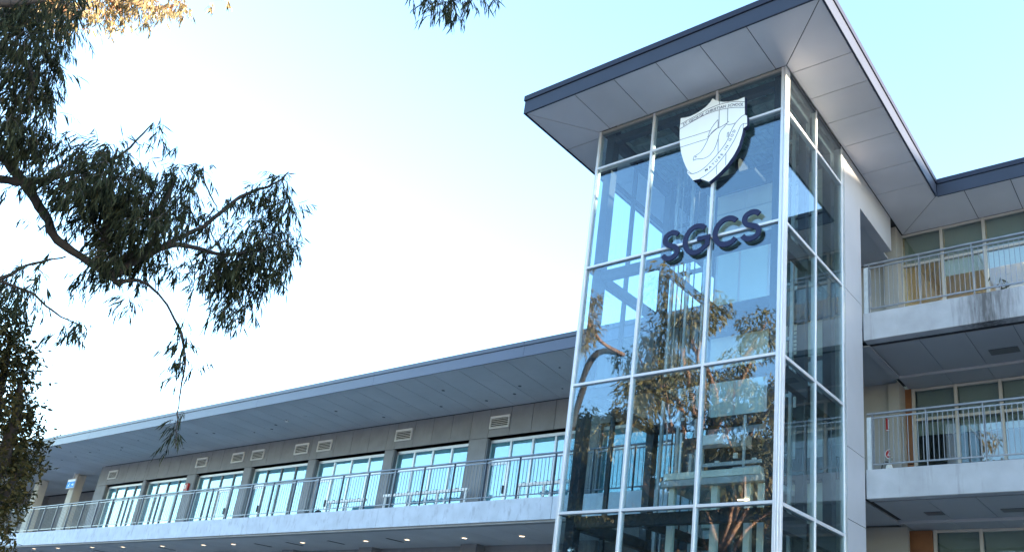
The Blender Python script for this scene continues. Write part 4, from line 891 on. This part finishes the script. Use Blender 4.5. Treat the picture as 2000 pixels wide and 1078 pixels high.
GUM_BLOBS = [(1.43, -9.978, 6.817, 0.303, 1), (1.539, -9.825, 6.926, 0.275, 1), (2.268, -9.875, 6.566, 0.202, 0.7), (1.992, -10.011, 6.224, 0.253, 1), (1.458, -9.726, 6.57, 0.245, 1), (1.407, -9.752, 6.311, 0.243, 1), (1.505, -9.624, 6.31, 0.161, 0.7), (1.627, -9.796, 5.915, 0.233, 1), (1.439, -9.582, 6.053, 0.186, 1), (1.621, -9.635, 6.398, 0.107, 0.5), (1.342, -9.575, 5.815, 0.186, 1), (1.654, -9.766, 5.658, 0.179, 1), (1.439, -9.504, 5.663, 0.147, 1), (1.403, -9.625, 5.571, 0.13, 1), (1.318, -9.324, 5.932, 0.118, 0.35), (1.051, -9.254, 5.924, 0.138, 0.6), (1.139, -9.111, 5.928, 0.176, 0.8), (1.531, -9.079, 5.848, 0.159, 0.8), (1.678, -8.997, 5.881, 0.147, 0.9), (1.808, -8.892, 5.707, 0.196, 1), (1.894, -9.054, 5.5, 0.212, 1), (1.804, -9.196, 5.388, 0.212, 0.8), (1.417, -9.251, 5.554, 0.184, 0.7), (1.464, -9.448, 5.447, 0.155, 0.5), (1.693, -8.695, 5.578, 0.219, 1), (1.184, -8.72, 5.653, 0.246, 1.2), (1.375, -8.974, 5.425, 0.211, 1), (1.694, -8.536, 5.843, 0.159, 1), (2.03, -8.501, 5.791, 0.134, 0.9), (2.281, -8.438, 5.78, 0.111, 0.8), (1.789, -8.551, 5.549, 0.181, 1), (1.861, -8.565, 5.298, 0.214, 1.2), (1.477, -8.631, 5.364, 0.237, 1.3), (1.007, -8.621, 5.436, 0.199, 1), (1.305, -8.455, 5.217, 0.225, 1.3), (1.617, -8.698, 4.964, 0.164, 1.2), (0.895, -8.596, 4.876, 0.098, 0.8), (1.049, -8.525, 4.96, 0.13, 1), (1.249, -8.29, 5.085, 0.162, 1), (1.224, -8.204, 5.365, 0.164, 0.9), (1.533, -8.269, 5.751, 0.151, 0.7), (1.473, -8.133, 5.575, 0.119, 0.6), (1.914, -8.091, 5.482, 0.114, 0.5), (1.463, -7.683, 5.571, 0.11, 0.4), (0.923, -8.95, 5.395, 0.099, 0.5), (1.628, -9.176, 5.292, 0.128, 0.7), (1.032, -9.403, 5.443, 0.14, 0.4), (1.893, -7.824, 5.963, 0.118, 0.7), (2.176, -7.833, 5.967, 0.105, 0.8), (2.232, -7.696, 6.079, 0.148, 1), (2.277, -7.539, 5.936, 0.137, 1.1), (1.889, -7.349, 5.948, 0.132, 1), (2.143, -7.699, 5.871, 0.127, 0.9), (2.124, -7.522, 6.321, 0.065, 0.5), (2.201, -7.562, 5.541, 0.177, 1.2), (1.897, -7.159, 5.682, 0.12, 1), (1.718, -7.46, 5.684, 0.175, 1), (1.95, -7.638, 5.357, 0.2, 1.2), (1.772, -7.672, 5.264, 0.18, 1.1), (1.615, -7.305, 5.354, 0.186, 1.2), (1.61, -7.535, 5.128, 0.183, 1.2), (1.83, -7.451, 4.945, 0.137, 1), (1.903, -7.71, 4.75, 0.113, 1), (1.872, -7.529, 4.721, 0.083, 0.8), (1.531, -7.776, 5.151, 0.107, 0.6), (1.867, -7.989, 4.839, 0.082, 0.5), (1.758, -7.192, 5.499, 0.153, 1), (2.274, -7.402, 5.328, 0.103, 1), (1.572, -7.872, 5.811, 0.131, 0.5), (2.1, -8.051, 5.715, 0.093, 0.5), (1.477, -8.13, 5.937, 0.143, 0.6), (1.754, -8.742, 6.362, 0.065, 0.45), (1.869, -8.711, 6.164, 0.074, 0.5), (1.886, -8.537, 6.106, 0.063, 0.45), (1.754, -8.737, 6.258, 0.053, 0.4), (1.258, -8.287, 4.719, 0.08, 0.7), (1.49, -8.292, 4.59, 0.072, 0.6), (1.74, -7.948, 4.581, 0.062, 0.7), (1.458, -7.763, 4.442, 0.095, 1), (1.09, -7.577, 4.391, 0.093, 1), (1.391, -7.527, 4.252, 0.053, 0.8), (1.736, -7.836, 4.012, 0.046, 0.6), (1.094, -7.447, 3.791, 0.054, 0.9), (1.151, -7.442, 3.624, 0.07, 1), (0.971, -7.387, 3.532, 0.049, 0.7), (1.613, -7.682, 3.741, 0.036, 0.8), (0.869, -8.593, 4.364, 0.097, 0.8), (1.474, -8.711, 4.249, 0.091, 0.9), (1.019, -8.452, 4.395, 0.053, 0.6), (1.215, -8.765, 4.156, 0.052, 0.5), (1.304, -9.162, 4.652, 0.092, 0.35), (0.709, -9.048, 4.69, 0.137, 0.8), (1.365, -9.09, 4.429, 0.112, 0.9), (0.938, -9.075, 4.358, 0.127, 0.7), (0.814, -8.879, 4.789, 0.087, 0.4), (1.185, -9.252, 4.433, 0.129, 0.8), (1.401, -9.055, 4.785, 0.072, 0.3), (0.884, -9.102, 5.211, 0.055, 0.5), (1.815, -7.809, 5.16, 0.136, 0.9), (1.576, -7.83, 5.35, 0.118, 0.8), (2.033, -8.109, 5.022, 0.101, 0.7), (1.69, -8.133, 5.06, 0.125, 0.7), (2.134, -7.961, 5.408, 0.102, 0.7), (1.665, -7.897, 5.502, 0.107, 0.7), (2.278, -7.932, 5.472, 0.111, 0.8), (1.74, -7.496, 5.877, 0.099, 0.8), (2.022, -8.425, 5.275, 0.131, 0.9), (1.597, -8.129, 5.693, 0.129, 0.8), (4.098, -7.78, 7.649, 0.101, 0.5), (4.088, -7.536, 7.802, 0.134, 0.8), (3.826, -7.204, 8.1, 0.109, 0.8), (4.285, -7.445, 7.786, 0.122, 0.8), (4.349, -7.336, 7.804, 0.092, 0.6), (4.181, -7.088, 8.168, 0.097, 0.5), (4.461, -7.128, 8.024, 0.073, 0.4), (4.131, -7.559, 7.568, 0.061, 0.6), (3.743, -7.062, 8.169, 0.072, 0.6)]
BUSH_BASE = (-2.341, -8.28, 0.0)
BUSH_TRUNK = [(-2.341, -8.28, -0.1, 0.3), (-2.261, -7.968, 1.188, 0.26), (-2.294, -8.115, 2.253, 0.22), (-2.168, -7.862, 2.873, 0.15)]
BUSH_BR = [[(-2.294, -8.115, 2.253, 0.2289), (-2.168, -7.862, 2.873, 0.1526), (-2.06, -7.782, 3.494, 0.0916), (-1.977, -7.802, 3.986, 0.0534), (-1.908, -7.919, 4.458, 0.0229)], [(-2.168, -7.862, 2.873, 0.1068), (-2.058, -7.626, 3.161, 0.0611), (-1.974, -7.576, 3.604, 0.0305)], [(-2.168, -7.862, 2.873, 0.0916), (-2.076, -7.946, 3.7, 0.0687), (-1.988, -8.055, 4.292, 0.0458), (-1.871, -8.174, 4.885, 0.0229)]]
BUSH_BLOBS = [(-1.553, -8.373, 4.882, 0.202, 1), (-1.43, -8.247, 4.75, 0.2, 1), (-1.772, -8.155, 4.614, 0.24, 1), (-1.983, -7.922, 4.653, 0.168, 1), (-2.159, -7.917, 4.493, 0.184, 1), (-1.482, -8.068, 4.667, 0.101, 0.6), (-1.821, -8.307, 4.565, 0.274, 1), (-1.578, -8.189, 4.07, 0.267, 1), (-1.95, -7.946, 4.066, 0.249, 1), (-2.188, -7.725, 4.216, 0.17, 0.9), (-2.158, -7.582, 4.006, 0.17, 1), (-2.374, -7.655, 3.908, 0.258, 1), (-2.194, -7.486, 3.736, 0.184, 1), (-2.278, -7.329, 3.596, 0.114, 0.8), (-2.208, -7.555, 3.469, 0.24, 1), (-2.027, -7.828, 3.604, 0.277, 1), (-1.809, -7.809, 3.285, 0.271, 1), (-2.19, -7.512, 3.163, 0.169, 0.9), (-1.897, -7.634, 2.909, 0.164, 1), (-1.671, -7.569, 2.677, 0.067, 0.6), (-2.019, -7.506, 2.64, 0.124, 0.9), (-2.463, -7.499, 2.714, 0.214, 1), (-1.502, -8.399, 4.991, 0.148, 0.8), (-1.955, -7.794, 4.474, 0.084, 0.5), (-1.813, -7.845, 4.275, 0.096, 0.6), (-1.843, -8.406, 5.251, 0.174, 0.7), (-1.702, -7.628, 2.991, 0.108, 0.7)]
TALL_BASE = (-8.668, -10.265, 0.0)
TALL_TRUNK = [(-8.668, -10.265, -0.1, 0.2), (-8.668, -10.265, 6.0, 0.16), (-8.568, -10.265, 9.5, 0.12), (-7.968, -10.559, 12.58, 0.11), (-6.919, -11.0, 12.7, 0.09)]
TALL_BR = [[(-6.919, -11.0, 12.7, 0.0733), (-6.873, -9.603, 12.612, 0.0611), (-6.587, -8.498, 12.787, 0.0611), (-6.192, -7.514, 13.042, 0.0977), (-5.963, -6.773, 13.072, 0.0488), (-5.685, -6.429, 13.298, 0.0244)], [(-6.587, -8.498, 12.787, 0.1221), (-6.644, -7.877, 12.514, 0.0611), (-6.724, -7.599, 12.296, 0.0244)], [(-6.192, -7.514, 13.042, 0.0733), (-6.238, -7.131, 12.834, 0.0366), (-6.323, -6.957, 12.643, 0.0183)], [(-6.192, -7.514, 13.042, 0.0733), (-5.655, -6.636, 13.426, 0.0488), (-5.259, -5.976, 13.64, 0.0244), (-5.135, -5.797, 13.709, 0.0122)]]
TALL_BLOBS = [(-7.046, -7.629, 13.171, 0.46, 0.6), (-6.043, -7.538, 12.58, 0.435, 0.7), (-6.281, -7.208, 13.104, 0.448, 0.7), (-5.912, -6.975, 13.001, 0.386, 0.8), (-5.232, -6.87, 12.766, 0.32, 0.7), (-5.749, -6.414, 13.367, 0.268, 0.8), (-6.269, -7.792, 11.99, 0.237, 0.5), (-5.762, -7.112, 12.237, 0.107, 0.6), (-5.789, -7.424, 12.255, 0.15, 0.4), (-4.895, -6.143, 13.269, 0.108, 0.4), (-4.663, -5.974, 13.304, 0.086, 0.4), (-6.883, -8.355, 12.701, 0.673, 0.8), (-6.731, -7.898, 12.415, 0.444, 0.6), (-7.578, -8.787, 12.785, 0.692, 1)]
def sprays(parent, blobs, leaf_m, bark_m, seed, Lr, Wr, down=1.0, nleaf=10, dens=1.0, single=0, curl=.35, base_loc=(0, 0, 0), twigr=.0035):
    rg = np.random.default_rng(seed); P = []; D = []; tw = MB()
    for (x, y, z, r, d) in blobs:
        c = np.array([x, y, z]); nt_ = max(2, int(d * dens * 100 * (r / .25) ** 2))
        for _ in range(nt_):
            u = rg.normal(size=3); u /= np.linalg.norm(u); s = c + u * r * rg.uniform(.0, 1.0) ** .55
            dr = u * rg.uniform(.2, .9) + rg.normal(size=3) * .45 + np.array([0, 0, -down * rg.uniform(.25, .9)]); dr /= np.linalg.norm(dr)
            ln = rg.uniform(.10, .24) * (r / .25 * .4 + .6); k = int(rg.integers(nleaf - 4, nleaf + 3))
            pts = []; p = s.copy(); q = dr.copy()
            for i in range(k):
                pts.append(p.copy()); p = p + q * ln / k; q = q + np.array([0, 0, -.07 * down]); q /= np.linalg.norm(q)
                side = np.cross(q, rg.normal(size=3)); side /= np.linalg.norm(side) + 1e-9
                P.append(p.copy()); D.append(q * .5 + side * curl * rg.uniform(.4, 1.4) + np.array([0, 0, -down * rg.uniform(.4, 1.1)]))
            if rg.random() < .6: tw.tube([tuple(pts[0]), tuple(pts[len(pts) // 2]), tuple(pts[-1])], [twigr, twigr * .8, twigr * .4], 3, cap=False)
    P = np.array(P); D = np.array(D); n = len(P); L = rg.uniform(*Lr, n); Wd = L * rg.uniform(*Wr, n)
    if single:
        idx = rg.choice(n, single, replace=False)
        keep = np.ones(n, bool); keep[idx] = False
        protos = []
        for j in range(5):
            o = leaves_mesh('leaf', np.zeros((1, 3)), np.array([[0, 0, -1.]]), np.array([1.]), np.array([[.10, .13, .15, .17, .12][j]]), leaf_m, parent, (0, 0, 0), seed + j + 50)
            protos.append(o.data); bpy.data.objects.remove(o)
        for a in idx:
            o = bpy.data.objects.new('leaf', protos[a % 5]); o.rotation_mode = 'QUATERNION'
            link(o, parent, tuple(P[a])); o.rotation_quaternion = Vector((0, 0, -1)).rotation_difference(Vector(D[a]))
            o.scale = (L[a],) * 3
        P, D, L, Wd = P[keep], D[keep], L[keep], Wd[keep]
    leaves_mesh('foliage', P, D, L, Wd, leaf_m, parent, base_loc, seed + 7, 'stuff')
    if tw.f: tw.build('twigs', bark_m, parent, base_loc)['kind'] = 'stuff'
    return n
rgp = np.random.default_rng(12); npl = 90
Pp = np.array([6.61, 6.2, 10.15]) + rgp.normal(size=(npl, 3)) * np.array([.07, .07, .22])
Dp = rgp.normal(size=(npl, 3)) * .6 + np.array([0, 0, -.5])
leaves_mesh('foliage', Pp, Dp, rgp.uniform(.12, .26, npl), rgp.uniform(.02, .035, npl), M['leafb'], pl, (6.62, 6.2, 9.14), 3, 'stuff')
def branch(parent, pts, m, name='branch', n=7, sub=4, jit=.0, seed=1):
    rg = random.Random(seed); q = catmull(pts, sub)
    q = [(p[0] + rg.uniform(-jit, jit), p[1] + rg.uniform(-jit, jit), p[2] + rg.uniform(-jit, jit), max(p[3], .0012)) for p in q]
    b = MB(); b.tube([p[:3] for p in q], [p[3] * rg.uniform(.9, 1.1) for p in q], n)
    return b.build(name, m, parent, pts[0][:3], smooth=True)
t1 = thing('gum_tree', GUM_BASE, 'near gum tree whose dark drooping sprays hang across the white sky', 'tree')
branch(t1, GUM_TRUNK, M['bark'], 'trunk', 12, 6, .01)
for i, p in enumerate(GUM_BR): branch(t1, p, M['bark'], 'branch', 7, 5, .006, i)
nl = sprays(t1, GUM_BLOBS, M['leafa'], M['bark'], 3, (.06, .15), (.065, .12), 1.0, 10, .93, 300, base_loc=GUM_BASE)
t2 = thing('bushy_tree', BUSH_BASE, 'dense dark bushy tree at the left edge, beside the far end of the balcony', 'tree')
branch(t2, BUSH_TRUNK, M['bark'], 'trunk', 12, 6, .01)
for i, p in enumerate(BUSH_BR): branch(t2, p, M['bark'], 'branch', 7, 5, .006, i)
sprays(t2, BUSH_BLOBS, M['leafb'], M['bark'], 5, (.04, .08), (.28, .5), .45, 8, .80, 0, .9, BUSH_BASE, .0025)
t3 = thing('tall_gum_tree', TALL_BASE, 'tall gum tree behind, its top branches glowing golden in the sun', 'tree')
branch(t3, TALL_TRUNK, M['bark'], 'trunk', 12, 6, .01)
for i, p in enumerate(TALL_BR): branch(t3, p, M['barko'], 'branch', 7, 5, .006, i)
sprays(t3, TALL_BLOBS, M['leafg'], M['barko'], 8, (.10, .2), (.12, .2), .8, 9, .30, 0, .5, TALL_BASE, .006)
# trees standing behind the photographer: what the tower glass mirrors
def big_tree(x, y, h, cr, seed, leaf_m, bark_m, label, nclump, leafL, trunk_r, lo=.35, lean=(0, 0), drop=.5, dens=1.0):
    rg = random.Random(seed); t = thing('street_tree', (x, y, 0), label, 'tree', 'trees mirrored in the tower glass')
    top = Vector((x + lean[0], y + lean[1], h * .80))
    pts = [(x, y, -.1, trunk_r)] + [(x + lean[0] * k / 6 + rg.uniform(-.25, .25), y + lean[1] * k / 6 + rg.uniform(-.25, .25), h * .80 * k / 6, trunk_r * (1 - .14 * k)) for k in range(1, 7)]
    branch(t, pts, bark_m, 'trunk', 10, 4)
    blobs = []
    for k in range(nclump):
        f = lo + (1 - lo) * (k + .5) / nclump; s = .80 * min(f, .98) * 6; i = min(5, int(s)); 
        st = Vector(pts[max(1, min(6, int(f * 5.2)))][:3]); a = k * 2.4 + rg.uniform(-.4, .4)
        rr = cr * (.5 + .5 * math.sin(PI * min(1, (f - lo) / (1 - lo) * .85 + .15))) * rg.uniform(.6, 1.05)
        e = Vector((x + lean[0] * f + rr * math.cos(a), y + lean[1] * f + rr * math.sin(a), h * (f * .92 + .06) + rg.uniform(-.4, .4)))
        m1 = st.lerp(e, .4) + Vector((rg.uniform(-.5, .5), rg.uniform(-.5, .5), rg.uniform(-.1, .7))); m2 = st.lerp(e, .75) + Vector((rg.uniform(-.4, .4), rg.uniform(-.4, .4), rg.uniform(-.2, .6)))
        br = trunk_r * rg.uniform(.28, .5)
        branch(t, [(*st, br), (*m1, br * .75), (*m2, br * .45), (*e, br * .15)], bark_m, 'branch', 6, 4, .02, k)
        for q in range(rg.randint(3, 5)):
            c = m2.lerp(e, rg.uniform(.2, 1.15)) + Vector((rg.uniform(-1, 1), rg.uniform(-1, 1), rg.uniform(-.7, .6))) * cr * .22
            blobs.append((c.x, c.y, c.z, cr * rg.uniform(.10, .20), 1))
            if rg.random() < .7: branch(t, [(*m2, br * .35), (*m2.lerp(c, .5), br * .25), (*c, br * .08)], bark_m, 'branch', 5, 3, .03, k + q)
    rgn = np.random.default_rng(seed); P = []; D = []
    for (cx, cy, cz, r, d) in blobs:
        n = int(260 * dens * (r / .8) ** 2)
        u = rgn.normal(size=(n, 3)); u /= np.linalg.norm(u, axis=1, keepdims=True)
        P.append(np.array([cx, cy, cz]) + u * (r * rgn.uniform(0, 1, (n, 1)) ** .4) * np.array([1.15, 1.15, .8])); D.append(u * .5 + rgn.normal(size=(n, 3)) * .4 + np.array([0, 0, -drop]))
    P = np.concatenate(P); D = np.concatenate(D); L = rgn.uniform(leafL * .6, leafL * 1.3, len(P))
    leaves_mesh('foliage', P, D, L, L * rgn.uniform(.16, .32, len(P)), leaf_m, t, (x, y, 0), seed, 'stuff')
big_tree(-10.5, -21, 19.5, 6.0, 11, M['leafr'], M['barko'], 'tall open gum with orange limbs, mirrored highest in the tower glass', 20, .30, .42, .38, (1.5, 1), .9, .85)
big_tree(-4.0, -24, 17.0, 5.0, 23, M['leafr'], M['barko'], 'leaning gum mirrored beside the tower corner post', 17, .28, .36, .30, (2.0, .5), .9, .85)
big_tree(-19.0, -23, 15.0, 5.4, 37, M['leafd'], M['barko'], 'dense rounded tree mirrored in the lower bay by the balcony', 30, .34, .32, .22, (0, 0), .2, 2.6)
big_tree(-13.5, -26, 15.6, 5.6, 41, M['leafd'], M['barko'], 'dark leafy tree mirrored low in the middle bay', 28, .36, .34, .15, (0, 0), .3, 2.4)
big_tree(-7.0, -18, 12.6, 4.2, 53, M['leafd'], M['barko'], 'small twisting tree mirrored in the lowest panes', 20, .28, .24, .22, (.8, .2), .3, 2.0)
big_tree(-25.0, -25, 13.5, 5.5, 67, M['leafd'], M['barko'], 'broad dark tree mirrored at the left edge of the tower', 20, .30, .34, .18, (0, 0), .2, 1.5)
big_tree(-6.0, -29, 16.0, 6.0, 71, M['leafd'], M['barko'], 'wide dark tree farthest behind the photographer', 24, .38, .34, .15, (0, 0), .2, 2.2)
# added unseen block to the right, shaped to keep low sun off the lower floors
nb = thing('unseen_sun_blocker', (52, 9, 0), 'added brown block far right, out of view, holding back the low sun', 'building')
b = MB()
b.add([(x_, y_, z_) for x_ in (48, 56) for y_, z_ in ((1, 0), (22, 0), (22, 22.7), (1, 16.2))], [(0, 3, 2, 1), (4, 5, 6, 7), (0, 1, 5, 4), (1, 2, 6, 5), (2, 3, 7, 6), (3, 0, 4, 7)])  # top slope made to follow the wanted shadow line on the tower
b.build('wall', M['sunblocker'], nb, (52, 11, 0))  # body of the added sun blocker
bx('sun_blocker_extension', nb, 48.1, 56, -7.5, .99, 0, 17.2, M['sunblocker'])  # added extension that keeps the near trees in shade
bx('sun_blocker_extension_coping', nb, 47.9, 56.2, -7.7, .79, 17.21, 17.4, M['conc'])
b = MB()
b.add([(x_, y_, z_) for x_ in (47.8, 56.2) for y_, z_ in ((.8, 16.15), (22.2, 22.77), (22.2, 23.0), (.8, 16.38))], [(0, 3, 2, 1), (4, 5, 6, 7), (0, 1, 5, 4), (1, 2, 6, 5), (2, 3, 7, 6), (3, 0, 4, 7)])
b.build('sun_blocker_sloping_top', M['cap_l'], nb, (52, 11, 16))
for fl in range(5):
    for k in range(6):
        w = bx('window', nb, 47.93, 47.99, 2.5 + k * 3.2, 4.3 + k * 3.2, 1.2 + fl * 3.3, 3.0 + fl * 3.3, M['white'])  # dressing on the added sun blocker
        bx('pane', w, 47.90, 47.929, 2.6 + k * 3.2, 4.2 + k * 3.2, 1.3 + fl * 3.3, 2.9 + fl * 3.3, M['aludk'])  # dressing on the added sun blocker
